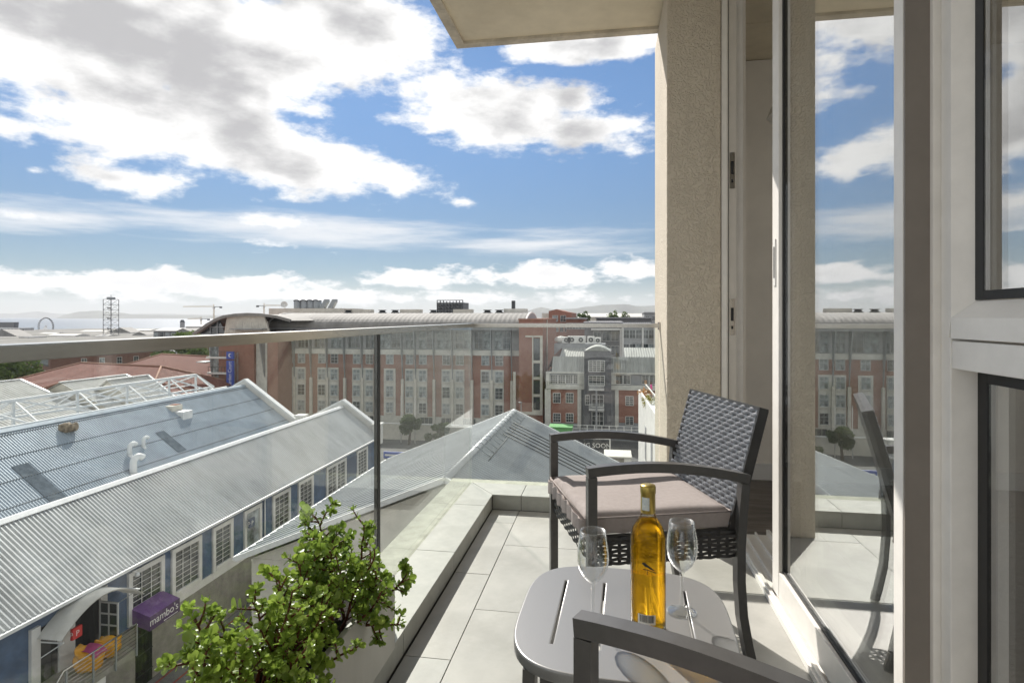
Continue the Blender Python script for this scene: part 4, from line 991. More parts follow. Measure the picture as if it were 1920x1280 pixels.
def psign(name, label, x, y, z, mat, w_=.46):
    t = thing(name, label, 'sign', (x, y, z)); MB().bevbox(x - .06, x + .06, y - w_ / 2, y + w_ / 2, z - w_ / 2, z + w_ / 2, .02).build('sign_box', mat, t)
    textmesh('P', w_ * .7, 'white_paint', 'letter', t, Matrix(((0, 0, 1, x + .064), (1, 0, 0, y), (0, 1, 0, z - .02), (0, 0, 0, 1))), .003)
    textmesh('P', w_ * .7, 'white_paint', 'letter', t, Matrix(((1, 0, 0, x), (0, 0, -1, y - w_ / 2 - .004), (0, 1, 0, z - .02), (0, 0, 0, 1))), .003)
    MB().bar((x - .06, y, z + .1), (BWX, y, z + .1), .04).build('arm', 'ridge_white', t)
psign('parking_sign', 'small red parking sign hanging under the arched awning', -21.75, YB(134) - .4, -11.95, 'sign_red')
psign('parking_sign', 'small navy parking sign beside a white framed glass door of the warehouse', -22.05, YB(462), -11.75, 'sign_navy', .55)
s = thing('wall_lamp', 'white wall lamp next to the first barred window', 'lamp', (BWX, YB(242), -10.9)); MB().tube([(BWX, YB(240), -11.1), (BWX + .3, YB(240), -10.85), (BWX + .45, YB(242), -10.95)], .035, 6).build('arm', 'ridge_white', s, True); MB().lathe([(.02, .12), (.10, .05), (.12, -.06), (.02, -.08)], (BWX + .45, YB(242), -11.05), 10).build('shade', 'ridge_white', s, True)

def screws(parent, a, down, y0, y1, pitch, rows_, nrm):
    mb = MB(); a = Vector(a); n = int((y1 - y0) / pitch)
    for f_ in rows_:
        for k in range(n):
            p = a + Vector(down) * f_ + Vector((0, y0 + (k + .73) * (y1 - y0) / n - a.y, 0)) + Vector(nrm) * .055
            mb.box(p.x - .035, p.x + .035, p.y - .03, p.y + .03, p.z - .02, p.z + .02)
    mb.build('roof_screws', 'dark_steel', parent, kind='stuff')
# second warehouse
w2 = thing('warehouse', 'warehouse behind the blue one with a wide blue grey corrugated roof', 'warehouse', (-36.5, 30, Z0))
R2X, R2Z = -36.5, -5.86; V2X, V2Z = -30.5, -10.15
MB().sheet((R2X, BY0 - 2, R2Z), (0, BY1 - BY0 + 1.7, 0), (V2X - R2X, 0, V2Z - R2Z), .175, .038, 'ibr').build('roof', 'roof_blue', w2)
MB().sheet((R2X, BY0 - 2, R2Z), (0, BY1 - BY0 + 1.7, 0), (-6.5, 0, -3.6), .175, .038, 'ibr').build('rear_roof', 'roof_blue', w2)
MB().sweep([(R2X, BY0 - 2, R2Z + .05), (R2X, BY1 - .3, R2Z + .05)], [(-.22, -.14), (-.05, .02), (.05, .02), (.22, -.14), (.22, -.10), (.05, .05), (-.05, .05), (-.22, -.10)]).build('ridge_cap', 'roof_blue', w2)
s = MB(); s.box(-42.8, -30.6, BY0 - 2, BY1 - .3, Z0 - 1, -10.3); s.build('wall', 'render_grey', w2)
sd2 = Vector((V2X - R2X, 0, V2Z - R2Z)).normalized(); n2 = Vector((-sd2.z, 0, sd2.x))
def roof2(u, y, up=0.0): return hit(u, y, (R2X, 0, R2Z), n2) + n2 * up
for (u, y, ln, wd) in ((20, 876, 3.4, 1.0), (290, 812, 2.4, .9)):
    a = roof2(u, y, .05); s = MB(); s.prism([a, a + Vector((0, wd, 0)), a + Vector((0, wd, 0)) + sd2 * ln, a + sd2 * ln], n2 * .012); s.build('dark_roof_sheet', 'skylight_sheet', w2)
def gooseneck(label, u, y, h_, r_):
    b = roof2(u, y); t = thing('roof_vent', label, 'vent', b, 'white gooseneck vents on the blue grey roof')
    pts = [b + Vector((0, 0, -.3)), b + Vector((0, 0, h_ * .62))]
    for k in range(1, 9):
        a = math.pi * .80 * k / 8; pts.append(b + Vector((.2, .98, 0)).normalized() * (r_ * 1.7 * (1 - math.cos(a))) + Vector((0, 0, h_ * .62 + r_ * 1.7 * math.sin(a))))
    MB().tube(pts, [r_ * 1.08] + [r_] * (len(pts) - 2) + [r_ * 1.12], 14).build('pipe', 'ridge_white', t, True)
    MB().lathe([(r_ * 2.0, -.28), (r_ * 1.15, .06)], b, 14).build('flashing', 'ridge_white', t, True)
    e = pts[-1]; d = (pts[-1] - pts[-2]).normalized(); MB().tube([e + d * .004, e + d * .008], r_ * .95, 14).build('mouth', 'room_dark', t)
gooseneck('large white gooseneck vent just above the ridge of the near roof', 250, 888, 1.2, .21)
gooseneck('middle sized white gooseneck vent, left of the small one', 243, 853, .82, .15)
gooseneck('smallest white gooseneck vent, furthest up the blue grey roof', 269, 838, .78, .12)
def lump(name, label, cat, c, sx_, sy_, sz_, mat, seed):
    rs = random.Random(seed); bm = bmesh.new(); bmesh.ops.create_icosphere(bm, subdivisions=4, radius=1); ph = [rs.uniform(0, 6) for _ in range(4)]
    for v in bm.verts:
        x, y, z = v.co; k = 1 + .12 * math.sin(4 * x + ph[0]) * math.sin(3 * y + ph[1]) + .06 * math.sin(8 * x + 5 * y + ph[2])
        sq = lambda a: math.copysign(abs(a) ** .6, a); v.co = Vector(c) + Vector((sq(x) * sx_ * k, sq(y) * sy_ * k, (sq(z) * .5 + .42) * sz_ * k))
    return tag(MB().frombm(bm).build(name, mat, None, True, org=c), label, cat)
lump('sandbag', 'brown weathered bag lying on the blue grey roof ridge', 'sack', roof2(128, 808), .44, .5, .6, 'sandbag', 3)
c = roof2(343, 779); t = thing('roof_hatch', 'white sheet metal roof hatch with rusty top near the ridge', 'roof hatch', c)
MB().bevbox(c.x - .4, c.x + .4, c.y - .45, c.y + .65, c.z - .5, c.z + .40, .04).build('curb', 'ridge_white', t); MB().bevbox(c.x - 1.3, c.x - .5, c.y - .6, c.y + .6, c.z - .2, c.z + .85, .04).build('cowl', 'render_cream', t); MB().box(c.x - 1.2, c.x - .6, c.y - .1, c.y + .5, c.z + .853, c.z + .89).build('rusty_lid', 'rust', t)
# steel roof truss between the roofs
tr = thing('roof_truss', 'white painted steel space truss standing above the old white roofs', 'truss', (-41, 45, -6.5))
TX, TZt, FX, FZ, BX2 = -41.0, -4.72, -39.0, -6.17, -43.5
tops = [TX / ratio(u) for u in (-150, -60, 25, 145, 238, 317, 367)]; fr_ = [FX / ratio(u) for u in (-160, -60, 40, 175, 290, 350, 425)]
end = Vector((-40.5, FX / ratio(425), FZ))
def member(a, b, w_): MB().bar(a, b, w_).build('member', 'ridge_white', tr)
member((TX, tops[0], TZt), (TX, tops[-1], TZt), .20); member((TX, tops[-1], TZt), end, .18)
member((FX, fr_[0], FZ), (FX, fr_[-1], FZ), .18); member((BX2, fr_[0], FZ), end, .16)
for i, yt in enumerate(tops):
    T = Vector((TX, yt, TZt)); member(T, (TX, yt, FZ - 1.4), .15); member(T, (FX, yt, FZ), .10)
    if i < len(tops) - 1:
        yn = tops[i + 1]; member(T, (FX, yn - .6, FZ), .13); member((TX - .02, yn, TZt - .1), (BX2, yt, FZ), .11); member((TX, yt, FZ + .5), (TX, yn, FZ + .5), .08); member((BX2, yt, FZ), T, .1)
screws(w2, (R2X, BY0 - 2, R2Z), (V2X - R2X, 0, V2Z - R2Z), BY0 - 2, BY1 - .3, .175, (.06, .30, .54, .78), n2)
# old white sheet roofs
def oldroof(label, rx, rz, y0, y1, hw, drop, hwb=None):
    t = thing('shed', label, 'shed', (rx, (y0 + y1) / 2, Z0), 'old white sheds beyond the truss'); hwb = hwb or hw
    MB().sheet((rx, y0, rz), (0, y1 - y0, 0), (hw, 0, -drop), .40, .05).build('roof', 'roof_white', t)
    MB().sheet((rx, y0, rz), (0, y1 - y0, 0), (-hwb, 0, -drop), .40, .05).build('rear_roof', 'roof_white', t)
    MB().prism([(rx - hwb + .2, y0 + .3, rz - drop - .1), (rx + hw - .2, y0 + .3, rz - drop - .1), (rx, y0 + .3, rz - .1)], (0, y1 - y0 - .5, 0)).build('gable', 'render_cream', t)
    MB().box(rx - hwb + .3, rx + hw - .3, y0 + .35, y1 - .3, Z0 - 2, rz - drop - .11).build('wall', 'render_cream', t)
    s = MB(); s.bar((rx, y1, rz + .05), (rx + hw, y1, rz - drop + .05), .3, .2); s.bar((rx, y1, rz + .05), (rx - hwb, y1, rz - drop + .05), .3, .2); s.build('verge', 'ridge_white', t)
    MB().bar((rx, y0, rz + .08), (rx, y1, rz + .08), .3, .1).build('ridge_cap', 'ridge_white', t)
oldroof('old white sheet roof at the left edge with its gable nearest the brick block', -64.6, -5.9, 20, 55.5, 10, 3.6)
oldroof('old stained white sheet roof in the middle behind the truss', -60.0, -6.2, 56, 65.0, 9, 4.0)
oldroof('smaller white gable roof to the right behind the truss', -56.0, -6.1, 58, 64.0, 4, 2.8)
oldroof('low white roof under the truss', -49.5, -8.3, 14, 57, 6.4, 2.2)

# ================================================================ GABLED ROOF BELOW THE BALCONY
cr_ = thing('pavilion', 'long gabled building with ribbed grey metal roof right below the balcony', 'building', (-6.4, 31, Z0))
PX_, PZ, PL, PR, PE, PY0, PY1 = -6.36, -5.34, -15.4, 1.45, -9.05, 22.4, 39.5
MB().sheet((PX_, PY0, PZ), (0, PY1 - PY0, 0), (PL - PX_, 0, PE - PZ), .55, .14, 'ibr').build('roof', 'roof_hip', cr_)
MB().sheet((PX_, PY0, PZ), (0, PY1 - PY0, 0), (PR - PX_, 0, PE - PZ), .28, .06).build('roof', 'roof_hip', cr_)
MB().box(PL + .5, PR - .5, PY0 + .3, PY1 - .3, Z0 - 2, PE - .05).build('wall', 'render_cream', cr_)
MB().prism([(PL + .5, PY0 + .3, PE - .04), (PR - .5, PY0 + .3, PE - .04), (PX_, PY0 + .3, PZ - .25)], (0, PY1 - PY0 - .6, 0)).build('gable', 'render_cream', cr_)
MB().tube([(PX_, PY0, PZ + .02), (PX_, PY1, PZ + .02)], .16, 10).build('ridge_cap', 'roof_sheet', cr_, True)
s = MB(); s.bar((PL - .06, PY0, PE), (PL - .06, PY1, PE), .22, .16); s.build('gutter', 'ridge_white', cr_)
for (x1, yy) in ((PL, PY1 + .02), (PR, PY1 + .02), (PL, PY0 - .05), (PR, PY0 - .05)):
    MB().bar((PX_, yy, PZ + .04), (x1, yy, PE + .04), .12, .22).build('verge', 'ridge_white', cr_)
sl_ = Vector((PR - PX_, 0, PE - PZ)); u_ = sl_.normalized(); nn = Vector((-u_.z, 0, u_.x))
for k in range(6):
    yy = 32.6 + k * .72; a = Vector((PX_, yy, PZ)) + u_ * .5 + nn * .07; MB().tube([a, a + u_ * (sl_.length - .6)], .035, 6).build('cable', 'dark_steel', cr_, True)
for k in range(13):
    yy = 27.5 + k * .9; a = Vector((PX_, yy, PZ)); MB().tube([a + Vector((-.2, -.25, -.05)), a + Vector((-.05, -.1, .22)), a + Vector((.15, .05, .20)), a + Vector((.5, .2, -.12)), a + Vector((.75, .2, -.28))], .022, 5).build('lightning_clip', 'steel_grey', cr_, True)
MB().tube([Vector((PX_, 27, PZ)) + u_ * .85 + nn * .06, Vector((PX_, 39, PZ)) + u_ * .85 + nn * .06], .018, 5).build('lightning_wire', 'dark_steel', cr_, True)
# stair and ramp rail along the lane
rw = thing('ramp_railing', 'thin steel ramp railing along the lane beside the warehouse', 'railing', (-19.5, 40, Z0))
for k in range(12):
    yy = 34 + k * 1.8; MB().bar((-19.6, yy, Z0), (-19.6, yy, Z0 + 2.6), .05).build('post', 'steel_grey', rw)
for z in (2.58, 2.0, 1.4): MB().bar((-19.6, 34, Z0 + z), (-19.6, 53.8, Z0 + z), .05).build('rail', 'steel_grey', rw)
MB().box(-22.2, -19.7, 34, 54, Z0 - .2, Z0 + 1.5).build('ramp', 'plinth', rw)
# ================================================================ THE BRICK HOTEL
HY = 105.0
hx0, hx1 = Xd(515, HY), Xd(985, HY)
ht = thing('brick_hotel', 'long red brick hotel with grey bays, steel fins and a barrel vaulted roof', 'hotel', ((hx0 + hx1) / 2, HY, Z1))
MB().box(hx0, hx1, HY, HY + 14, Z1 - 1, -5.0).build('wall', 'brick', ht)
MB().box(hx0 - .2, hx1 + .3, HY - .28, HY + 14, -5.95, -5.0 + .001).build('sill_band', 'render_grey', ht)
MB().box(hx0, hx1, HY + .5, HY + 14, -5.0, -.95).build('top_storey', 'render_mid', ht)
MB().box(hx0, hx1, HY - .12, HY - .001, Z1 - .5, -17.4).build('base_band', 'render_grey', ht)
# barrel roof with a forward eave
def barrel(x0, x1, yf, zf, yr, zr, seg=18, lip=.25):
    pts = []
    for i in range(seg + 1):
        a = math.pi * i / seg; pts.append((yr - (yr - yf) * math.cos(a), zf + (zr - zf) * math.sin(a) ** .85))
    mb = MB(); vs_ = []; nx = int((x1 - x0) / .45)
    for k in range(nx + 1):
        x = x0 + (x1 - x0) * k / nx
        for (y, z) in pts: vs_.append((x, y, z + (.05 if k % 2 else 0)))
    m_ = len(pts); mb.add(vs_, [(k * m_ + i, k * m_ + i + 1, (k + 1) * m_ + i + 1, (k + 1) * m_ + i) for k in range(nx) for i in range(m_ - 1)])
    return mb, pts
mb, pts = barrel(hx0 - .3, hx1 + .2, HY - 1.7, -1.0, HY + 7, 1.85); mb.build('barrel_roof', 'roof_barrel', ht)
for x in (hx0 - .35, hx1 + .25):
    MB().sweep([(x, y, z + .05) for y, z in pts], [(-.14, -.12), (.14, -.12), (.14, .12), (-.14, .12)]).build('verge', 'render_white', ht)
    MB().prism([(x, y, z - .05) for y, z in pts], (.12, 0, 0)).build('tympanum', 'render_mid', ht)
MB().box(hx0 - 1, hx1 + 2.2, HY - 2.2, HY + .5, -1.22, -1.02).build('eave', 'render_mid', ht)
A_U = [554, 615.5, 681, 731, 780.5, 849.5, 923]; B_U = [517, 585, 648, 707, 756, 815, 886, 960]
WZ = [(-6.83, 1.9), (-9.85, 2.1), (-12.85, 2.1), (-15.85, 2.0)]
for u in A_U:
    xc = Xd(u, HY); single = u == 731
    hwid = 1.15 if single else 2.15
    MB().box(xc - hwid, xc + hwid, HY - .14, HY - .002, -17.4, -8.55).build('bay_panel', 'render_grey', ht)
    for (z, h_) in WZ:
        for dx in ((0,) if single else (-1.28, 1.28)): window(ht, xc + dx, z, 1.5, h_, HY - .142 if z < -8 else HY - .002, 2, 3, .09, pmat=random.choice(['town_blind', 'town_blind', 'town_pane']))
        if z < -8:
            for dx in ((0,) if single else (-1.28, 1.28)): MB().box(xc + dx - .85, xc + dx + .85, HY - .36, HY - .143, z - h_ / 2 - .16, z - h_ / 2 - .01).build('sill', 'render_cream', ht)
def fin(x):
    MB().prism([(x - .07, HY - 1.75, -1.24), (x - .07, HY - .30, -1.24), (x - .07, HY - .30, -10.4), (x - .07, HY - .42, -10.4)], (.14, 0, 0)).build('steel_fin', 'steel_grey', ht)
    MB().bevbox(x - .24, x + .24, HY - .62, HY - .145, Z1 - .5, -10.45, .04).build('pilaster', 'render_cream', ht)
allx = sorted([Xd(u, HY) for u in A_U if u != 731] + [Xd(u, HY) for u in B_U])
for x in allx: fin(x)
for a, b in zip(allx[:-1], allx[1:]):
    wv = (b - a - .5)
    for k in range(2):
        window(ht, a + .25 + wv * (k + .5) / 2, -3.2, wv / 2 - .12, 3.3, HY + .49, 2, 3, .08, fmat='steel_grey', pmat=random.choice(['town_pane', 'town_blind']))
# ground floor openings
for u in (560, 600, 640, 690, 770, 800, 840, 880):
    window(ht, Xd(u, HY), -18.3, 2.6, 1.7, HY - .122, 3, 1, .1, fmat='render_cream', pmat='town_pane')
# roof furniture
def cowl(u, y, Y=HY + 7, sc=1.0):
    b = P(u, y, Y); t = MB(); t.lathe([(.55 * sc, -.9), (.45 * sc, -.3), (.45 * sc, .0)], b, 10); t.lathe([(.9 * sc, .02), (.95 * sc, .12), (.5 * sc, .5 * sc), (.9 * sc, .75 * sc)], b, 10); t.build('roof_vent', 'dark_steel', ht, True)
for u in (653, 717, 741, 813, 914, 936): cowl(u, 588)
for (u0, u1) in ((662, 698), (753, 790), (852, 886)):
    a, b = Xd(u0, HY + 8), Xd(u1, HY + 8); MB().box(a, b, HY + 7, HY + 9, 1.3, 2.6).build('roof_box', 'render_cream', ht)
MB().box(Xd(946, HY + 9), Xd(987, HY + 9), HY + 8, HY + 11, .8, 2.7).build('roof_box', 'render_grey', ht)
MB().bevbox(Xd(959, HY + 9), Xd(965, HY + 9), HY + 9, HY + 10, 2.7, 4.3, .05).build('chimney', 'dark_steel', ht)
# plant room with tanks
pr_ = thing('roof_plant_room', 'beige rooftop plant room carrying steel tanks above the hotel', 'plant room', (Xd(570, 125), 125, 2))
MB().box(Xd(504, 122), Xd(640, 122), 122, 134, .5, P(570, 578, 122).z).build('wall', 'render_cream', pr_)
zt = P(570, 577, 124).z
for u in (559, 572, 584, 595):
    c = P(u, 577, 125); MB().lathe([(.95, 0), (.95, 1.75), (.75, 1.85), (.0001, 1.9)], (c.x, 125, zt - .1), 16).build('tank', 'steel_grey', pr_, True)
    r_ = MB(); r_.tube([(c.x + 1.0 * math.cos(a), 125 + 1.0 * math.sin(a), zt + 1.7 + .12 * math.sin(3 * a)) for a in [k * .42 for k in range(16)]], .09, 5); r_.build('tank_rail', 'dark_steel', pr_)
for u in (606, 621):
    c = P(u, 577, 124); MB().prism([(c.x - .7, 123.5, zt - .1), (c.x + .4, 123.5, zt - .1), (c.x + 1.2, 123.5, zt + 1.3), (c.x + 1.2, 123.5, zt + 1.9), (c.x + .5, 123.5, zt + 1.9)], (0, 1.2, 0)).build('duct', 'steel_grey', pr_)
c = P(535, 576, 123); s = MB(); s.lathe([(.05, .0), (.45, .18), (.75, .45)], (0, 0, 0), 16)
for v in s.v: v.rotate(Euler((R(70), 0, R(25)))); v += Vector((c.x, 122.6, zt + .6))
s.bar((c.x, 122.8, zt - .2), (c.x, 122.8, zt + .7), .12); s.build('dish', 'render_white', pr_, True)

# stair tower at the right end
TY = 102.0; tx0, tx1 = Xd(973, TY), Xd(1018, TY)
tw = thing('stair_tower', 'brick stair tower with dark strip windows at the right end of the hotel', 'tower', ((tx0 + tx1) / 2, TY, Z1))
zt = Zd(600, 1000, TY)
MB().box(tx0, tx1, TY, 128, Z1 - 1, zt).build('wall', 'brick', tw)
MB().box(tx0 - .1, tx1 + .1, TY - .1, 128.1, zt, zt + .25).build('coping', 'brick_pale', tw)
fx0, fx1 = Xd(999, TY), Xd(1018, TY) - .05
s = MB(); s.box(fx0 - .1, fx0 + .12, TY - .18, TY - .002, -15.5, Zd(632, 1000, TY)); s.box(fx1 - .45, fx1, TY - .18, TY - .002, -15.5, Zd(632, 1000, TY)); s.box(fx0 - 1.3, fx1, TY - .181, TY - .0021, Zd(632, 1000, TY), Zd(629, 1000, TY)); s.box(fx0 - 4.2, fx1, TY - .35, TY - .001, -16.0, -15.5); s.build('window_surround', 'render_cream', tw)
for (ya_, yb_) in ((634, 675), (681, 706), (713, 738), (744, 768)):
    zz0, zz1 = Zd(yb_, 1000, TY), Zd(ya_, 1000, TY); window(tw, (fx0 + fx1) / 2 - .17, (zz0 + zz1) / 2, fx1 - fx0 - .62, zz1 - zz0, TY - .01, 1, max(2, int((zz1 - zz0) / 1.1)), .06, fmat='dark_steel', pmat='town_pane')
    MB().box(fx0 + .12, fx1 - .45, TY - .17, TY - .003, zz0 - .5, zz0 - .02).build('spandrel', 'render_cream', tw)
MB().tube([(tx1 + .1, TY + 6, Z1), (tx1 + .1, TY + 6, zt)], .12, 6).build('downpipe', 'render_cream', tw, True)
MB().bevbox(Xd(962, TY), Xd(967, TY), TY - .1, TY + .3, Z1, -8.6, .03).build('pilaster', 'render_cream', tw)

# left wing with its sign
LY = 99.0
lw = thing('hotel_wing', 'barrel roofed left wing of the hotel with curved glass corner and brick pier', 'hotel wing', (Xd(455, LY), LY, Z1))
lx0, lx1 = Xd(398, LY), Xd(516, LY)
MB().box(Xd(410, LY), Xd(476, LY), LY, LY + 20, Z1 - 1, Zd(626, 450, LY)).build('wall', 'brick', lw)
MB().box(Xd(476, LY), Xd(516, LY), LY + .8, LY + 20, Z1 - 1, Zd(626, 500, LY)).build('wall', 'brick', lw)
zb_, zt_ = Zd(626, 450, LY), Zd(591, 460, LY)
arc = [(362, 626), (375, 618), (390, 607.5), (405, 599), (420, 593.5), (440, 590.5), (465, 589), (490, 590), (520, 594), (545, 601)]
A3 = [P(u, y, LY - .6) for u, y in arc]
MB().prism([Vector((a.x, LY + .2, a.z - .05)) for a in A3 if a.x > Xd(419, LY) - .01 and a.x < Xd(506, LY)] + [Vector((Xd(505, LY), LY + .2, zb_)), Vector((Xd(419, LY), LY + .2, zb_))], (0, .4, 0)).build('gable_cladding', 'render_cream', lw)
k = 20
for i in range(1, k):
    x = Xd(419, LY) + (Xd(505, LY) - Xd(419, LY)) * i / k; MB().box(x - .03, x + .03, LY + .13, LY + .199, zb_, zb_ + 2.4).build('cladding_joint', 'render_cream', lw)
gpts = [Vector((a.x, LY + .5, a.z - .15)) for a in A3 if a.x < Xd(421, LY)]
MB().prism(gpts + [Vector((Xd(419, LY), LY + .5, zb_)), Vector((gpts[0].x, LY + .5, zb_))], (0, .1, 0)).build('gable_glazing', 'town_pane', lw)
for u in (392, 405): 
    MB().bar((Xd(u, LY), LY + .4, zb_), (Xd(u, LY), LY + .4, Zd(605 if u == 392 else 600, u, LY)), .18).build('mullion', 'steel_grey', lw)
MB().bar((Xd(385, LY), LY + .4, Zd(613, 400, LY)), (Xd(419, LY), LY + .4, Zd(613, 400, LY)), .15).build('mullion', 'steel_grey', lw)
m_ = MB(); n_ = len(A3); m_.add(A3 + [a + Vector((6.5, 24, 0)) for a in A3], [(i, i + 1, n_ + i + 1, n_ + i) for i in range(n_ - 1)]); m_.build('barrel_roof', 'roof_barrel', lw, True)
MB().sweep([a for a in A3], [(-.25, -.16), (.25, -.16), (.25, .16), (-.25, .16)], (0, 1, 0)).build('verge', 'roof_barrel', lw)
# curved glass corner and slabs
for k, (y0_, y1_) in enumerate(((640, 668), (672, 697), (700, 722), (726, 750))):
    xa, xb = Xd(394 + 2 * k, LY), Xd(410, LY); z0_, z1_ = Zd(y1_, 400, LY), Zd(y0_, 400, LY)
    MB().box(xa, xb, LY + .3, LY + 4, z0_, z1_).build('corner_glazing', 'town_blind', lw)
    MB().box(xa - .3, xb + 2.5, LY - .8, LY + 4, z0_ - .35, z0_).build('balcony_slab', 'render_white', lw)
    s = MB(); s.bar((xa - .2, LY - .75, z0_ + 1.0), (xb + 2.4, LY - .75, z0_ + 1.0), .07)
    for j in range(7): x = xa + (xb + 2.4 - xa) * j / 6; s.bar((x, LY - .75, z0_), (x, LY - .75, z0_ + 1.0), .05)
    s.build('balcony_railing', 'dark_steel', lw)
MB().sweep([P(u, y, LY - .3) for u, y in ((393, 640), (394.5, 660), (396.5, 690), (400, 715), (406, 737))], [(-.14, -.14), (.14, -.14), (.14, .14), (-.14, .14)], (0, 1, 0)).build('curved_mullion', 'steel_grey', lw)
s = MB(); s.box(Xd(378, LY), Xd(396, LY), LY - 1.5, LY + 1, Zd(679, 390, LY), Zd(677, 390, LY)); s.build('canopy', 'steel_grey', lw)
for (ya_, yb_) in ((628, 650), (657, 676), (681, 702), (707, 728), (733, 752)):
    z0_, z1_ = Zd(yb_, 487, LY), Zd(ya_, 487, LY)
    for u in (481, 490.5): window(lw, Xd(u, LY + .8), (z0_ + z1_) / 2, .82, z1_ - z0_, LY + .79, 1, 2, .07)
MB().box(Xd(476.5, LY), Xd(496.5, LY), LY + .6, LY + .785, Z1, zb_).build('window_bay', 'render_grey', lw)
MB().prism([(Xd(492, LY), LY - 1.5, zb_), (Xd(492, LY), LY + .5, zb_), (Xd(492, LY), LY + .5, -10)], (.25, 0, 0)).build('steel_fin', 'steel_grey', lw)
s = MB(); s.box(Xd(440, LY), Xd(500, LY), LY - 1.6, LY + .3, Zd(617.5, 460, LY), Zd(616, 460, LY)); s.build('sun_shade', 'steel_grey', lw)
sg = thing('hotel_sign', 'tall blue vertical hotel sign with white lettering on a lattice bracket', 'sign', (Xd(433, LY), LY - 1, -8))
x0, x1 = Xd(425.5, LY - 1), Xd(439, LY - 1); ztop, zmid, zlow = Zd(659, 432, LY - 1), Zd(673, 432, LY - 1), Zd(675.5, 432, LY - 1); zbt = Zd(726, 432, LY - 1)
MB().bevbox(x0, x1, LY - 1.2, LY - .9, zmid, ztop, .03).build('emblem_panel', 'sign_blue', sg); MB().bevbox(x0, x1, LY - 1.2, LY - .9, zbt, zlow, .03).build('name_panel', 'sign_blue', sg)
cxx, czz = (x0 + x1) / 2 + .05, (ztop + zmid) / 2; s = MB(); rr = .34
pts_ = [(cxx + rr * math.cos(a), czz + rr * math.sin(a)) for a in [R(60 + i * 12) for i in range(21)]] + [(cxx + .12 + rr * .75 * math.cos(a), czz + rr * .75 * math.sin(a)) for a in [R(300 - i * 12) for i in range(21)]]
s.prism([(x, LY - 1.21, z) for x, z in pts_], (0, .004, 0)); s.build('crescent_emblem', 'white_paint', sg)
textmesh('Garden Court', 1.02, 'white_paint', 'lettering', sg, Matrix(((0, -1, 0, (x0 + x1) / 2), (0, 0, -1, LY - 1.205), (1, 0, 0, (zlow + zbt) / 2 - .1), (0, 0, 0, 1))), .004, font_scale=(.80, 1))
lt0, lt1 = x1 + .12, x1 + .75; nseg = 8
for x in (lt0, lt1): MB().bar((x, LY - 1, zbt + .3), (x, LY - 1, ztop - .1), .07).build('lattice_chord', 'steel_grey', sg)
for k in range(nseg):
    za, zb2 = zbt + .3 + (ztop - .4 - zbt) * k / nseg, zbt + .3 + (ztop - .4 - zbt) * (k + 1) / nseg
    MB().bar((lt0 if k % 2 else lt1, LY - 1, za), (lt1 if k % 2 else lt0, LY - 1, zb2), .05).build('lattice_brace', 'steel_grey', sg)

# ================================================================ GREY WORKSHOP BUILDING ON THE RIGHT
GY2 = 98.0
gw = thing('workshop_building', 'grey and brick workshop building with bent ribbed roof and dark central bay', 'building', (0, GY2, Z1))
gx0, gx1 = Xd(1024, GY2), 13.0
zk, ze, zr_ = Zd(668, 1060, GY2 + 1.6), Zd(697, 1060, GY2 - .4), Zd(651, 1060, GY2 + 7)
MB().box(gx0 + .2, gx1, GY2, GY2 + 14, Z1 - 1, ze - .1).build('wall', 'render_mid', gw)
for (xa, xb) in ((gx0, Xd(1096, GY2)), (Xd(1146, GY2), gx1)):
    MB().sheet((xa + (1.0 if xa == gx0 else 0), GY2 + 1.6, zk), (xb - xa - (1.0 if xa == gx0 else 0), 0, 0), (0, -2.0, ze - zk), .42, .06, 'ibr').build('lower_roof', 'roof_old', gw)
    MB().sheet((xa + 2.2, GY2 + 7.5, zr_), (xb - xa - 2.2, 0, 0), (0, -5.9, zk - zr_), .42, .06, 'ibr').build('upper_roof', 'roof_old', gw)
    MB().bar((xa, GY2 - .5, ze - .1), (xb, GY2 - .5, ze - .1), .25, .25).build('gutter', 'render_grey', gw)
MB().add([(gx0, GY2 - .4, ze), (gx0 + 1, GY2 + 1.6, zk), (gx0 + 2.2, GY2 + 7.5, zr_), (gx0 + 2.2, GY2 + 9, ze), (gx0 - .2, GY2 + 9, ze)], [(0, 1, 2, 3, 4)]).build('roof_hip', 'brick', gw)
zb1 = Zd(722, 1060, GY2)
def pxbox(name, u0, u1, y0, y1, d0, d1, mat): return MB().box(Xd(u0, GY2), Xd(u1, GY2), GY2 - d1, GY2 - d0, Zd(y1, (u0 + u1) / 2, GY2), Zd(y0, (u0 + u1) / 2, GY2)).build(name, mat, gw)
pxbox('spandrel_beam', 1024, 1096, 720, 729, .002, .45, 'render_grey'); pxbox('spandrel_beam', 1146, 1240, 722, 731, .002, .45, 'render_grey')
for u0, u1 in ((1024, 1031), (1083, 1096), (1146, 1155)): pxbox('pier', u0, u1, 699, 720, .002, .5, 'render_grey')
for u0, u1 in ((1022, 1033), (1083, 1090), (1153, 1160)): pxbox('pier', u0, u1, 729, 800, .002, .4, 'render_grey')
pxbox('brick_panel', 1033, 1083, 729, 792, .002, .12, 'brick'); pxbox('brick_panel', 1160, 1197, 731, 792, .002, .12, 'brick'); pxbox('brick_panel', 1205, 1245, 731, 792, .002, .12, 'brick')
def pxwin(u0, u1, y0, y1, c, r_, off=.125, fm='render_white', pmt='town_pane'):
    um = (u0 + u1) / 2; z0_, z1_ = Zd(y1, um, GY2), Zd(y0, um, GY2); window(gw, (Xd(u0, GY2) + Xd(u1, GY2)) / 2, (z0_ + z1_) / 2, Xd(u1, GY2) - Xd(u0, GY2), z1_ - z0_, GY2 - off, c, r_, .08, fmat=fm, pmat=pmt)
for k in range(4): pxwin(1032 + k * 14.2, 1046 + k * 14.2, 702, 719, 3, 4, .003)
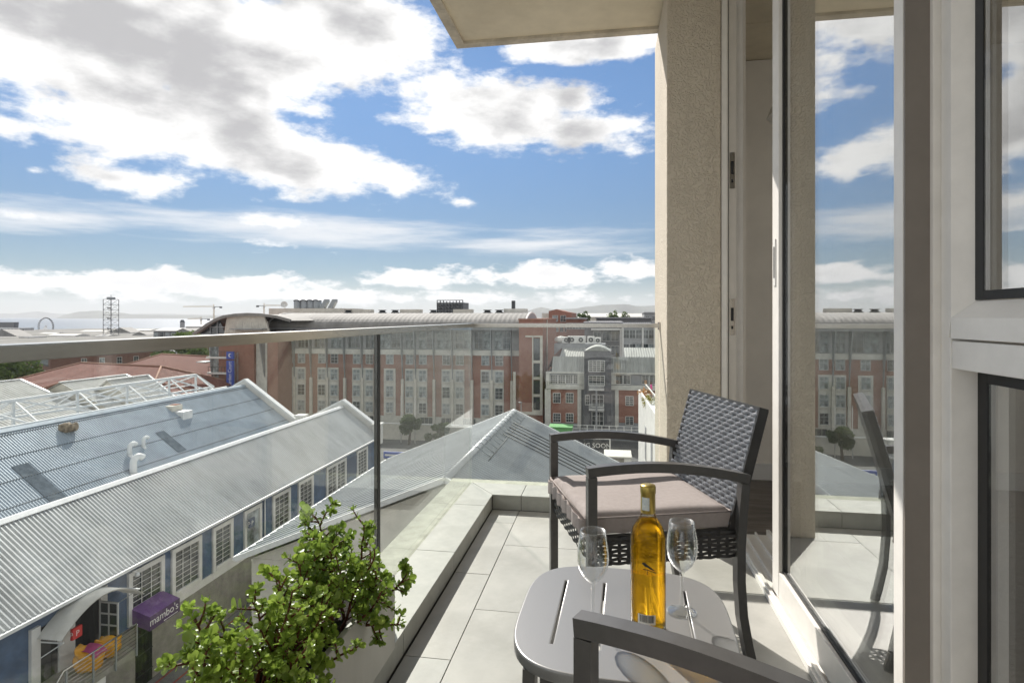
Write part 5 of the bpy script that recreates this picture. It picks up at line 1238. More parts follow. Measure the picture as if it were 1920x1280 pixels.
for k in range(2): pxwin(1154 + k * 14.6, 1168 + k * 14.6, 703, 720, 2, 4, .003)
pxwin(1203, 1217, 703, 720, 2, 4, .003); pxwin(1217.5, 1232, 703, 720, 2, 4, .003)
pxbox('blind_panel', 1184, 1202, 703, 720, .003, .1, 'render_mid')
for u in (1037, 1061): pxwin(u, u + 14.5, 736, 755, 3, 3)
for u in (1037, 1061): pxwin(u, u + 14.5, 774, 791, 3, 3)
pxwin(1172.5, 1188, 742, 760, 2, 4); pxwin(1172.5, 1188, 780, 796, 2, 4)
# central bay
MB().box(Xd(1096, GY2), Xd(1146, GY2), GY2 - 1.6, GY2 + 6, Z1, Zd(658, 1120, GY2 - 1.6)).build('central_bay', 'render_dark', gw)
ct = Zd(658, 1120, GY2 - 1.6); xa, xb = Xd(1098, GY2), Xd(1144, GY2)
MB().prism([(xa + (xb - xa) * i / 10, GY2 - 1.7, ct + .02 + .75 * math.sin(math.pi * i / 10)) for i in range(11)], (0, 7, 0)).build('bay_roof', 'roof_old', gw)
for (u0, u1, y0, y1, c, r_) in ((1104, 1134, 674, 695, 4, 5), (1104, 1134, 702, 721, 4, 4), (1097.5, 1106, 738, 756, 2, 3), (1110, 1132, 737, 760, 3, 3), (1110, 1132, 768, 794, 3, 3)): pxwin(u0, u1, y0, y1, c, r_, 1.605)
for (y0, y1) in ((721, 728), (756, 765)):
    z0_, z1_ = Zd(y1, 1120, GY2), Zd(y0, 1120, GY2); s = MB(); s.box(Xd(1105, GY2), Xd(1133, GY2), GY2 - 2.8, GY2 - 1.7, z0_, z0_ + .15)
    s.build('balcony_slab', 'render_white', gw)
    for k in range(6): MB().bar((Xd(1105, GY2), GY2 - 2.75, z0_ + .2 + k * .17), (Xd(1133, GY2), GY2 - 2.75, z0_ + .2 + k * .17), .06).build('balcony_rail', 'render_white', gw)
MB().bar((Xd(1119, GY2), GY2 - 2.7, Z1), (Xd(1119, GY2), GY2 - 2.7, Zd(728, 1119, GY2)), .28).build('balcony_column', 'render_mid', gw)
# rooftop air conditioners
def acunit(u, y, w_, h_, label, Y=106.0, fans=1):
    c = P(u, y, Y); t = thing('air_conditioner', label, 'air conditioner', c, 'air conditioning units on the workshop roof')
    MB().bevbox(c.x - w_ / 2, c.x + w_ / 2, Y - .6, Y + .6, c.z, c.z + h_, .05).build('casing', 'render_white', t)
    for k in range(fans):
        x = c.x - w_ / 2 + w_ * (k + .5) / fans; s = MB(); ring = [(x + .42 * min(1, h_ / 1.2) * math.cos(a), Y - .605, c.z + h_ * .5 + .42 * min(1, h_ / 1.2) * math.sin(a)) for a in [i * math.pi / 8 for i in range(16)]]; s.prism(ring, (0, -.05, 0)); f_ = s.build('fan_grille', 'dark_steel', t)
        s = MB(); s.prism([(x + (q[0] - x) * .35, Y - .66, c.z + h_ * .5 + (q[2] - c.z - h_ * .5) * .35) for q in ring], (0, -.02, 0)); s.build('fan_hub', 'render_grey', f_)
acunit(1081, 643.5, 3.2 * 1.0, 1.3, 'long white air conditioner with two fans in the middle of the roof', fans=2)
acunit(1062, 643, 1.6, 1.1, 'white air conditioner left of the long one'); acunit(1108, 643, 1.3, 1.2, 'white air conditioner right of the long one'); acunit(1121, 643, 1.1, 1.0, 'rightmost white air conditioner on the workshop roof')
c = P(1052, 641, 107); t = thing('roof_turbine', 'rounded white ventilator at the left end of the workshop roof', 'ventilator', c); MB().lathe([(.6, -.6), (.6, 0), (1.2, .1), (1.25, .5), (.8, .95), (.0001, 1.1)], c, 16).build('turbine_head', 'render_white', t, True)
MB().box(Xd(1040, 106), Xd(1135, 106), 105, 109, zr_ - 1.4, P(1080, 644, 106).z).build('roof_walkway', 'render_mid', gw)
# railing in front
rl2 = thing('white_railing', 'long white post railing in front of the workshop building', 'railing', (0, 92, Z1))
xa, xb = Xd(1020, 90), Xd(1198, 90); zt = Zd(797, 1100, 90)
for k in range(14): x = xa + (xb - xa) * k / 13; MB().bar((x, 90, zt - 1.2), (x, 90, zt), .14).build('post', 'render_white', rl2)
for z in (zt, zt - .5): MB().bar((xa, 90, z), (xb, 90, z), .08).build('rail', 'render_white', rl2)
c = P(1052, 806, 86); t = thing('skip_container', 'green covered waste skip behind the grey gabled roof', 'skip', (c.x, 86, gz(86))); MB().hexa([(c.x - 1.3, 85, gz(86)), (c.x + 1.3, 85, gz(86)), (c.x + 1.3, 87, gz(86)), (c.x - 1.3, 87, gz(86)), (c.x - 1.7, 84.8, c.z + .5), (c.x + 1.7, 84.8, c.z + .5), (c.x + 1.7, 87.2, c.z + .5), (c.x - 1.7, 87.2, c.z + .5)]).build('skip_body', 'green_tarp', t); MB().bevbox(c.x - 1.75, c.x + 1.75, 84.7, 87.3, c.z + .5, c.z + .68, .05).build('cover', 'green_tarp', t)
# coming soon banner
c = P(1112, 833, 66); t = thing('site_banner', 'dark banner on a white frame beside the lane reading coming soon', 'banner', (c.x, 66, gz(66)))
bw, bh = 3.1, 1.15
MB().box(c.x - bw, c.x + bw * .6, 65.9, 66, c.z - bh / 2, c.z + bh / 2).build('panel', 'dark_steel', t)
textmesh('COMING SOON', .72, 'render_white', 'lettering', t, Matrix(((1, 0, 0, c.x - bw * .2), (0, 0, -1, 65.89), (0, 1, 0, c.z - .1), (0, 0, 0, 1))), .003)
for x in (c.x - bw, c.x + bw * .6): MB().bar((x, 65.95, gz(66)), (x, 65.95, c.z + bh / 2 + .3), .14).build('post', 'render_white', t)
MB().bar((c.x - bw, 65.95, c.z + bh / 2 + .15), (c.x + bw * .6, 65.95, c.z + bh / 2 + .15), .16).build('top_rail', 'render_white', t)
for k in range(2): MB().bar((c.x - bw, 65.95, c.z + bh / 2 - .05 + .55 * k), (c.x + bw * .6, 65.95, c.z + bh / 2 - .05 + .55 * k), .06).build('top_wire', 'render_white', t)
# delivery van and site hut
g0 = gz(60)
c = P(1158, 858, 60); t = thing('site_hut', 'white and green kiosk behind the right end of the gabled roof', 'kiosk', (c.x, 60, g0)); MB().bevbox(c.x - 1.2, c.x + .6, 58.5, 61, g0, c.z + .4, .03).build('body', 'plinth', t); MB().bevbox(c.x + .6, c.x + 1.3, 58.4, 61, g0, c.z + .35, .05).build('side_panel', 'render_white', t); MB().bevbox(c.x - 1.35, c.x + 1.35, 58.2, 61.2, c.z + .41, c.z + .55, .03).build('roof', 'render_grey', t)
# white apartment wing at the right with roof terrace
nb = thing('white_annex', 'white plastered annex with planted roof terrace just left of the column', 'building', (5, 55, Z0))
far = P(1197, 733, 73)
za = -7.4
def slab(name, x0, x1, z0_, z1_, mat, ins=0): return MB().hexa([(x0 + .8 + ins, 48, z0_), (x1 + (.8 if x1 - x0 < 2 else 0), 48, z0_), (x1, 73, z0_), (x0 + ins, 73, z0_), (x0 + .8 + ins, 48, z1_), (x1 + (.8 if x1 - x0 < 2 else 0), 48, z1_), (x1, 73, z1_), (x0 + ins, 73, z1_)]).build(name, mat, nb)
slab('wall', far.x, 12, Z1 - 1, -8.2, 'render_white'); slab('parapet', far.x, far.x + .22, -8.199, -7.75, 'render_white'); slab('terrace_rail', far.x + .8, far.x + .9, -7.12, -7.02, 'render_white')
slab('glass_screen', far.x + .83, far.x + .86, -8.15, -7.125, 'balustrade_glass')
for k in range(3): xx = far.x + .8 * (73 - 52 - 6 * k) / 25; MB().box(xx - .04, xx + .3, 51 + 6 * k, 52.5 + 6 * k, -14, -10.5).build('wall_recess', 'render_mid', nb)
def shrub(name, label, cat, c, rad, n, mat, seed, hz_=1.0, leaf=.12, group=None, trunk=None):
    rs = random.Random(seed); t = thing(name, label, cat, (c[0], c[1], c[2]), group); mb = MB(); c = Vector(c)
    cl = [(Vector((rs.gauss(0, .5), rs.gauss(0, .5), rs.gauss(0, .42))) * rad, rs.uniform(.28, .5) * rad) for _ in range(14)]
    for _ in range(n):
        b, r_ = rs.choice(cl); d = Vector((rs.gauss(0, 1), rs.gauss(0, 1), rs.gauss(0, 1))).normalized() * r_ * rs.uniform(.6, 1.05)
        p = c + Vector(((b + d).x, (b + d).y, (b + d).z * hz_ + rad * .75 * hz_)); a = Vector((rs.gauss(0, 1), rs.gauss(0, 1), rs.gauss(0, 1))).normalized() * leaf; q = a.orthogonal().normalized() * leaf * .6
        mb.add([p - a, p + q, p + a, p - q], [(0, 1, 2, 3)])
    mb.build('crown', mat, t, kind='stuff')
    if trunk:
        b = MB(); b.tube([(c.x, c.y, trunk), (c.x + .1 * rad, c.y, (trunk + c.z + rad) / 2), (c.x, c.y, c.z + rad * .8 * hz_)], [rad * .12, rad * .09, rad * .04], 7)
        for k in range(5):
            a = k * 1.26 + rs.random(); st = Vector((c.x, c.y, c.z + rad * .1 * k)); b.tube([st, st + Vector((math.cos(a), math.sin(a), .8)) * rad * .6], [rad * .05, rad * .015], 5)
        b.build('trunk', 'bark', t, True)
    return t
shrub('terrace_shrub', 'orange and green planting behind the white parapet of the annex', 'shrub', (far.x + .66, 64.5, -8.25), .55, 500, 'flower_leaf', 3, 1.2, .07)
shrub('terrace_shrub', 'taller yellow green shrub at the far end of the white parapet', 'shrub', (far.x + .42, 70, -8.25), .5, 400, 'flower_leaf', 8, 1.5, .07)
# ================================================================ PERSON ON THE TERRACE
def person(label, loc, rz):
    t = thing('person', label, 'person', loc); me = bpy.data.meshes.new('body'); o = bpy.data.objects.new('body', me); COL.objects.link(o)
    J = {'pelvis': (0, 0, .95), 'chest': (0, .01, 1.28), 'neck': (0, .01, 1.46), 'head0': (0, 0, 1.56), 'head1': (0, 0, 1.68), 'sl': (.17, 0, 1.40), 'el': (.22, .03, 1.13), 'hl': (.22, -.10, .93), 'fl': (.22, -.13, .86),
         'sr': (-.17, 0, 1.40), 'er': (-.24, .02, 1.14), 'hr': (-.24, -.04, .91), 'fr': (-.24, -.06, .83), 'pl': (.09, 0, .88), 'kl': (.10, -.02, .48), 'al': (.10, .02, .08), 'tl': (.11, -.14, .04), 'pr': (-.09, 0, .88), 'kr': (-.10, -.01, .48), 'ar': (-.10, .04, .08), 'tr': (-.11, -.12, .04)}
    Rr = {'pelvis': .14, 'chest': .15, 'neck': .055, 'head0': .085, 'head1': .09, 'sl': .065, 'el': .048, 'hl': .032, 'fl': .025, 'sr': .065, 'er': .048, 'hr': .032, 'fr': .025, 'pl': .09, 'kl': .065, 'al': .042, 'tl': .035, 'pr': .09, 'kr': .065, 'ar': .042, 'tr': .035}
    E = [('pelvis', 'chest'), ('chest', 'neck'), ('neck', 'head0'), ('head0', 'head1'), ('chest', 'sl'), ('sl', 'el'), ('el', 'hl'), ('hl', 'fl'), ('chest', 'sr'), ('sr', 'er'), ('er', 'hr'), ('hr', 'fr'), ('pelvis', 'pl'), ('pl', 'kl'), ('kl', 'al'), ('al', 'tl'), ('pelvis', 'pr'), ('pr', 'kr'), ('kr', 'ar'), ('ar', 'tr')]
    ks = list(J); me.from_pydata([J[k] for k in ks], [(ks.index(a), ks.index(b)) for a, b in E], [])
    md = o.modifiers.new('skin', 'SKIN'); o.modifiers.new('sub', 'SUBSURF').levels = 1
    for i, k in enumerate(ks): me.skin_vertices[0].data[i].radius = (Rr[k], Rr[k] * .85); me.skin_vertices[0].data[i].use_root = k == 'pelvis'
    bpy.context.view_layer.update(); m2_ = bpy.data.meshes.new_from_object(o.evaluated_get(bpy.context.evaluated_depsgraph_get())); bpy.data.objects.remove(o)
    for m_ in ('pink_cloth', 'jeans', 'skin'): m2_.materials.append(M[m_])
    for p in m2_.polygons:
        c = p.center; p.use_smooth = True
        p.material_index = 2 if (c.z > 1.47 or (abs(c.x) > .19 and c.z < 1.12)) else (1 if c.z < .86 else 0)
    b = bpy.data.objects.new('body', m2_); COL.objects.link(b); b.parent = t
    h = MB(); h.lathe([(.0001, 1.79), (.07, 1.77), (.105, 1.70), (.108, 1.60), (.09, 1.50), (.05, 1.47)], (0, .025, 0), 14); ho = MB(); ho.v = h.v; ho.f = h.f; ho.mi = h.mi; x = ho.build('hair', 'hair', None, True); x.parent = t
    for sx_ in (-.035, .035): e = MB().lathe([(.0001, -.012), (.012, 0), (.0001, .012)], (sx_, -.085, 1.63), 6).build('eye', 'room_dark', None); e.parent = t
    e = MB().prism([(-.013, -.083, 1.58), (.013, -.083, 1.58), (0, -.088, 1.63)], (0, -.02, 0)).build('nose', 'skin', None); e.parent = t
    t.rotation_euler = (0, 0, rz); return t
pp_ = P(1221, 742, 70); person('person in a bright pink top and jeans standing on the roof terrace', (pp_.x, 70, -8.198), R(70))

# ================================================================ ACROSS THE ROAD
wl = thing('garden_wall', 'beige garden wall in front of the hotel', 'wall', (-30, 92, Z1))
a, b = Xd(705, 93), Xd(905, 93)
MB().box(a, b, 92.8, 93.2, Z1 - 1, Zd(797, 830, 93)).build('wall_body', 'render_cream', wl); MB().box(a - .05, b + .05, 92.7, 93.3, Zd(797, 830, 93), Zd(796, 830, 93) + .03).build('coping', 'render_white', wl)
for i, (u, y, lab) in enumerate(((826, 814, 'round clipped tree to the right in front of the beige garden wall'), (767, 806, 'wide clipped tree left of the round one before the hotel'))):
    c = P(u, y, 88); shrub('clipped_tree', lab, 'tree', (c.x, 88, c.z - .3), 1.5 if i == 0 else 1.9, 3000, 'tree_leaf', 20 + i, .75, .16, 'clipped trees before the hotel', trunk=gz(88))
for i, (u, y) in enumerate(((734, 826), (764, 826))):
    c = P(u, y, 76); t = thing('parking_board', 'blue and white low hoarding on the road, %s one' % ('left' if i == 0 else 'right'), 'hoarding', (c.x, 76, gz(76)))
    MB().bevbox(c.x - 1.1, c.x + 1.1, 75.9, 76.05, gz(76), gz(76) + .9, .02).build('board', 'sign_blue', t); MB().box(c.x - .9, c.x + .9, 75.885, 75.898, gz(76) + .3, gz(76) + .55).build('white_stripe', 'white_paint', t)
for i, u in enumerate((752, 778)):
    c = P(u, 800, 90); t = thing('flagpole', 'slim white pole before the hotel, %s of the pair' % ('left' if i == 0 else 'right'), 'pole', (c.x, 90, Z1)); MB().tube([(c.x, 90, Z1), (c.x, 90, Z1 + 7.5)], [.09, .05], 8).build('shaft', 'render_white', t, True); MB().lathe([(.0001, -.1), (.1, 0), (.0001, .1)], (c.x, 90, Z1 + 7.6), 8).build('finial', 'render_white', t, True)
# lamp post near the workshop
c = P(977, 760, 88); t = thing('street_lamp', 'slim grey street lamp in front of the stair tower', 'street lamp', (c.x, 88, gz(88))); MB().tube([(c.x, 88, gz(88)), (c.x, 88, c.z + .4)], [.09, .05], 8).build('pole', 'steel_grey', t, True); MB().bevbox(c.x - .35, c.x + .1, 87.8, 88.1, c.z + .4, c.z + .55, .03).build('lamp_head', 'steel_grey', t)

# ================================================================ LEFT: BRICK BLOCK, TILED ROOFS, TREES
ang = R(32.7); cA, sA = math.cos(ang), math.sin(ang)
corner = P(94, 690, 135)
bb = thing('brick_block', 'dark red brick block with rows of small windows left of the tiled roofs', 'building', (corner.x, corner.y, Z1))
bb.rotation_euler = (0, 0, -ang)      # local +Y runs along the long face, local -X along the short face
WLb = WL[bb.name].copy(); WL[bb.name] = Vector()
topz = P(94, 660, 135).z - Z1
Lb, Wb = 62, 34
MB().box(-Wb, 0, 0, Lb, -1, topz).build('wall', 'brick_dark', bb)
MB().box(-Wb - .2, .2, -.2, Lb + .2, topz, topz + .4).build('coping', 'render_grey', bb)
for st_ in range(3):
    z = topz - 3.0 - 3.6 * st_
    for k in range(13):
        y = 7.5 + k * 4.2
        f, p, cache = win_mesh(1.3, 1.9, 2, 2, .08, 'x'); o = window(bb, y, z, 1.3, 1.9, .002, 2, 2, .1, 'x', fmat='render_white')
# long window bands on the short face
for st_ in range(3):
    z = topz - 2.2 - 4.4 * st_
    for k in range(10):
        window(bb, -3.5 - k * 2.6, z, 2.5, 2.6, -.002, 3, 1, .08, 'y', fmat='render_mid', pmat='town_blind')
    MB().box(-Wb + 5, -2, -.2, -.001, z - 1.8, z - 1.35).build('band', 'render_dark', bb)
WL[bb.name] = WLb
def hiproof(label, pts, ridge, wallz, group='red tiled houses'):
    """pts: four eave corners; ridge: two points"""
    c = sum((Vector(p) for p in pts), Vector()) / 4; t = thing('tiled_house', label, 'house', (c.x, c.y, Z1), group)
    a, b, c_, d = [Vector(p) for p in pts]; r0, r1 = map(Vector, ridge)
    def slope(p0, p1, q1, q0):          # tile courses as real steps
        mb = MB(); n = max(4, int((p0 - q0).length / .55)) if q0 != q1 else max(4, int((p0 - q0).length / .55))
        nr = (p1 - p0).cross(q0 - p0).normalized(); nr = nr if nr.z > 0 else -nr
        for i in range(n):
            t0, t1 = i / n, (i + 1) / n; e0, e1 = p0.lerp(q0, t0), p1.lerp(q1, t0); g0_, g1_ = p0.lerp(q0, t1), p1.lerp(q1, t1)
            mb.add([e0 + nr * .07, e1 + nr * .07, g1_, g0_], [(0, 1, 2, 3)]); mb.add([e0, e1, e1 + nr * .07, e0 + nr * .07], [(0, 1, 2, 3)])
        mb.build('roof', 'roof_tile', t)
    slope(a, b, r1, r0); slope(b, c_, r1, r1); slope(c_, d, r0, r1); slope(d, a, r0, r0)
    for p, q in ((r0, r1), (a, r0), (d, r0), (b, r1), (c_, r1)): MB().tube([p + Vector((0, 0, .08)), q + Vector((0, 0, .08))], .17, 6).build('ridge_tiles', 'brick_pale', t, True)
    ins = [p.lerp(sum((a, b, c_, d), Vector()) / 4, .06) for p in (a, b, c_, d)]
    MB().hexa([Vector((p.x, p.y, Z1 - 1)) for p in ins] + [Vector((p.x, p.y, p.z - .1)) for p in ins]).build('wall', 'render_cream', t)
e = -9.5
hiproof('large red tiled hip roof house behind the white sheds', [(-108, 86, -11.4), (-70, 80, -11.4), (-68, 100, -11.4), (-106, 106, -11.4)], [(-98, 96, -7.6), (-77, 91, -7.6)], e)
hiproof('red tiled house with its ridge running towards the hotel wing', [(-88, 72, -11.6), (-62, 72, -11.6), (-62, 85, -11.6), (-88, 85, -11.6)], [(-82, 78, -8.7), (-67, 78, -8.7)], e)
hiproof('furthest red tiled roof in front of the dark trees', [(-106, 106, -11.0), (-74, 100, -11.0), (-72, 118, -11.0), (-104, 124, -11.0)], [(-98, 116, -7.2), (-80, 110, -7.2)], e)
for i, (u, y, Y, rad, lab) in enumerate(((345, 690, 150, 7.5, 'dark leafy tree left of the curved glass corner, nearest the brick block'), (372, 688, 140, 6.5, 'dark tree directly behind the canopy of the hotel wing'), (330, 665, 175, 7.5, 'dark tree standing further back beside the brick block'), (10, 705, 120, 6.5, 'green tree at the left edge below the rail'), (38, 700, 150, 6, 'tree between the left edge tree and the brick block'))):
    c = P(u, y, Y); shrub('leafy_tree', lab, 'tree', (c.x, Y, c.z - 3), rad, 5200, 'tree_leaf', 40 + i, .85, .42, 'trees between the town buildings', trunk=Z1)
c = P(331, 670, 118); t = thing('street_lamp', 'tall street lamp in front of the dark trees', 'street lamp', (c.x, 118, Z1)); MB().tube([(c.x, 118, Z1), (c.x, 118, c.z + 1.2), (c.x - 1, 118, c.z + 1.5)], .12, 6).build('pole', 'steel_grey', t, True); MB().bevbox(c.x - 1.6, c.x - .8, 117.8, 118.2, c.z + 1.4, c.z + 1.6, .03).build('lamp_head', 'steel_grey', t)

# ================================================================ RIGHT BACKGROUND BUILDINGS
def block(name, label, u0, u1, ytop, Y, mat, dep=14, wins=None, roof=None, cat='building', zb=Z1):
    x0, x1 = Xd(u0, Y), Xd(u1, Y); zt = Zd(ytop, (u0 + u1) / 2, Y); t = thing(name, label, cat, ((x0 + x1) / 2, Y, zb))
    MB().box(x0, x1, Y, Y + dep, zb - 1, zt).build('wall', mat, t)
    if roof == 'flat': MB().box(x0 - .3, x1 + .3, Y - .4, Y + dep + .3, zt, zt + .35).build('roof', 'render_mid', t)
    if roof == 'gable': MB().prism([(x0 - .3, Y - .3, zt), (x1 + .3, Y - .3, zt), ((x0 + x1) / 2, Y - .3, zt + (x1 - x0) * .20)], (0, dep, 0)).build('roof', 'roof_barrel', t)
    if roof == 'ridgeX':
        MB().prism([(x0 - .3, Y - .4, zt), (x0 - .3, Y + dep + .4, zt), (x0 - .3, Y + dep * .5, zt + dep * .09)], (x1 - x0 + .6, 0, 0)).build('roof', 'roof_white', t)
    if wins:
        n, rows_, w_, h_, zg = wins
        for r_ in range(rows_):
            for k in range(n): window(t, x0 + (x1 - x0) * (k + .5) / n, zt - 1.0 - h_ / 2 - zg * r_, w_, h_, Y - .002, 2, 2, .08)
    return t, x0, x1, zt
rg_, x0, x1, zt = block('gabled_brick_building', 'red brick building with a stepped gable behind the workshop roof', 1029, 1072, 597, 165, 'brick', 30)
MB().prism([(x0, 164.9, zt), (x1, 164.9, zt), (x1, 164.9, Zd(586, 1060, 165)), (x0 + (x1 - x0) * .62, 164.9, Zd(583, 1050, 165)), (x0 + (x1 - x0) * .35, 164.9, Zd(579.5, 1042, 165)), (x0, 164.9, Zd(583, 1030, 165))], (0, 25, 0)).build('gable', 'brick', rg_)
MB().box(Xd(1016, 166), Xd(1029, 166), 166, 176, zt - 6, Zd(587, 1020, 166)).build('side_wing', 'render_grey', rg_)
for u in (1041, 1056): window(rg_, Xd(u, 165), Zd(597, u, 165), 1.6, 1.8, 164.89, 2, 2, .1)
for k in range(4): window(rg_, Xd(1044 + k * 9, 165), Zd(612, 1050, 165) - .5, 1.0, 2.0, 164.99, 2, 2, .1)
block('brick_building', 'low red brick building beside the glass stair, right of the gabled one', 1062, 1096, 598, 150, 'brick_dark', 20, (3, 2, 1.6, 1.6, 4.0), 'flat')
t, x0, x1, zt = block('office_building', 'modern grey office building with white framed bays right of the brick ones', 1096, 1166, 606, 140, 'render_dark', 22, None, 'flat')
for r_ in range(3):
    for k in range(3): window(t, x0 + (x1 - x0) * (.34 + k * .24), zt - 3.0 - 3.4 * r_, 1.9, 2.3, 139.99, 2, 1, .08, pmat='town_pane')
MB().box(x0 + (x1 - x0) * .18, x1, 138.6, 139.9, zt - 1.6, zt - 1.2).build('white_band', 'render_white', t); MB().box(x1 - .5, x1, 138.6, 139.9, zt - 16, zt - 1.61).build('white_band', 'render_white', t)
t, x0, x1, zt = block('office_building', 'lighter grey office block with square windows beside the column', 1168, 1228, 610, 138, 'render_mid', 20, (5, 3, 1.6, 2.0, 3.2), 'flat')
for f_ in (.0, .62, .98): MB().box(x0 + (x1 - x0) * f_ - .18, x0 + (x1 - x0) * f_ + .18, 137.3, 137.9, zt - 14, zt - .2).build('white_pier', 'render_white', t)
t, x0, x1, zt = block('roof_pavilion', 'dark flat roofed penthouse above the grey offices', 1118, 1222, 597, 175, 'render_dark', 20, (9, 1, 2.4, 1.2, 3), 'flat')
block('warehouse_row', 'pale sheet roofed warehouse beyond the penthouse', 1098, 1165, 594, 230, 'render_cream', 16, None, 'ridgeX'); block('warehouse_row', 'second pale sheet roof to the right beyond the penthouse', 1166, 1214, 594, 245, 'render_cream', 16, None, 'ridgeX')
block('water_tower_block', 'small grey blue tower block beside the column', 1208, 1232, 587, 210, 'render_mid', 14, (2, 4, 1.4, 1.6, 3.2), 'flat')
for i, (u, Y) in enumerate(((1088, 170), (1096, 165), (1150, 190), (1172, 200))):
    c = P(u, 592, Y); shrub('roof_tree', ('leftmost small dark tree among the far roofs, by the gabled brick building', 'small dark tree just right of the leftmost one beside the gabled building', 'small dark tree above the left part of the dark penthouse', 'rightmost small dark tree above the dark penthouse')[i], 'tree', (c.x, Y, c.z - 2), 1.7, 500, 'tree_leaf', 60 + i, 1.0, .3, 'trees among the far roofs', trunk=Z1)
# dark latticed tower behind the hotel roof
t, x0, x1, zt = block('latticed_tower', 'dark tower with bulging lattice windows behind the hotel roof', 820, 868, 567, 420, 'render_dark', 18, None, None, 'tower', -21)
nxc = 8; 
for r_ in range(5):
    for k in range(nxc):
        x = x0 + (x1 - x0) * (k + .5) / nxc; z = zt - 1.5 - r_ * 2.6; wv = (x1 - x0) / nxc * .42
        MB().add([(x - wv, 419.9, z - 1.1), (x + wv, 419.9, z - 1.1), (x + wv, 419.9, z + 1.1), (x - wv, 419.9, z + 1.1), (x, 419.0, z)], [(0, 1, 4), (1, 2, 4), (2, 3, 4), (3, 0, 4)]).build('faceted_window', 'town_pane', t)
for k in range(nxc + 1): x = x0 + (x1 - x0) * k / nxc; MB().bar((x, 419.6, zt - 16), (x, 419.6, zt + (1.8 if k not in (3, 4, 5) else 1.0)), .55).build('pier', 'dark_steel', t)
for z in (zt + 1.6, zt - 14.5): MB().bar((x0, 419.5, z), (x1, 419.5, z), .5).build('beam', 'dark_steel', t)

# ================================================================ HARBOUR
rs = random.Random(21)
hb = [(-30, 40, 634, 520, 'render_white', 'gable'), (35, 55, 632, 480, 'render_white', 'flat'), (-20, 25, 622, 700, 'render_white', 'ridgeX'), (88, 140, 629, 520, 'render_white', 'ridgeX'), (70, 100, 626, 610, 'render_cream', 'ridgeX'), (143, 172, 630, 560, 'render_white', 'flat'), (150, 200, 621, 720, 'render_white', 'ridgeX'),
      (205, 245, 623, 640, 'render_white', 'gable'), (222, 282, 619, 740, 'render_cream', 'ridgeX'), (248, 275, 628, 560, 'render_white', 'gable'), (100, 150, 620, 800, 'render_cream', 'ridgeX'), (285, 300, 624, 600, 'render_cream', 'flat'), (178, 200, 630, 540, 'sign_navy', 'ridgeX')]
wd = ['white gabled', 'small white flat roofed', 'long white', 'wide white', 'cream', 'plain white', 'narrow white', 'white gabled', 'long cream', 'low white gabled', 'distant cream', 'little cream', 'navy']
pl_ = ['at the left edge', 'beside the left edge hall', 'behind the left edge hall', 'right of the big wheel', 'just behind the big wheel', 'left of the lattice tower', 'behind the lattice tower', 'right of the lattice tower', 'on the quay right of the tower', 'between tower and dark pavilion', 'on the quay by the wheel', 'next to the dark pavilion', 'at the foot of the lattice tower']
for (u0, u1, y, Y, mt_, rf), a, b in zip(hb, wd, pl_):
    n = max(2, int((u1 - u0) / 8)); block('harbour_hall', '%s harbour building %s' % (a, b), u0, u1, y, Y, mt_, 18, (n, 1, 2.6, 1.8, 4), rf, 'harbour building', -21)
block('apartment_row', 'grey blue apartment row by the water at the left edge', -60, 47, 615, 760, 'render_mid', 14, (16, 2, 3.2, 2.6, 4.5), 'flat', 'building', -21)
block('dark_pavilion', 'dark slate roofed pavilion left of the hotel wing', 288, 372, 620, 300, 'render_dark', 16, (8, 1, 2.4, 2.6, 4), 'ridgeX', 'building', -21)
t, x0, x1, zt = block('gabled_hall', 'slate roofed hall with a small clock turret', 330, 356, 621, 290, 'render_mid', 16, (2, 1, 2, 2, 3), 'gable', 'building', -21)
c = P(342, 608, 300); MB().bevbox(c.x - .8, c.x + .8, 299, 301, c.z - 2, c.z + 1.4, .1).build('turret', 'render_mid', t); MB().prism([(c.x - .9, 299, c.z + 1.4), (c.x + .9, 299, c.z + 1.4), (c.x, 299, c.z + 2.6)], (0, 2, 0)).build('turret_roof', 'dark_steel', t)
block('blue_roof_hall', 'hall with a row of dormers behind the slate roofs', 348, 390, 612, 340, 'render_mid', 14, (6, 1, 1.2, 1.0, 3), 'ridgeX', 'building', -21)
for (u0, u1, y, nm) in ((118, 330, 617, 'long low breakwater mole across the harbour'), (-60, 26, 604, 'dark quay reaching into the bay at the left')):
    a, b = P(u0, y, 900), P(u1, y, 900); tag(MB().prism([(a.x, 900, -22), (b.x, 900, -22), (b.x - 1, 902, P(u1, y, 900).z), (a.x + 1, 902, P(u0, y, 900).z), (a.x, 908, -22)][:4], (0, 8, 0)).build('mole', 'dark_steel', None, org=(a.x, 900, -21)), nm, 'breakwater')
# big wheel
c = P(85, 612, 850); rad = 17.5 / 1100 * 880
t = thing('ferris_wheel', 'white observation wheel on the waterfront', 'ferris wheel', (c.x, 850, -21))
ring = [Vector((c.x + rad * math.cos(a), 850, c.z + rad * math.sin(a))) for a in [i * math.pi / 24 for i in range(49)]]
MB().tube(ring, .42, 6, False).build('rim', 'render_mid', t); MB().tube([Vector((v.x, 852, v.z)) for v in ring], .42, 6, False).build('rim', 'render_mid', t)
for k in range(28):
    a = k * 2 * math.pi / 28; p = Vector((c.x + (rad + .6) * math.cos(a), 851, c.z + (rad + .6) * math.sin(a))); MB().bevbox(p.x - .75, p.x + .75, 849.8, 852.2, p.z - .85, p.z + .75, .2).build('gondola', 'dark_steel', t)
for k in range(14):
    a = k * 2 * math.pi / 14; MB().tube([(c.x, 851, c.z), (c.x + rad * math.cos(a), 851, c.z + rad * math.sin(a))], .10, 4).build('spoke', 'render_grey', t)
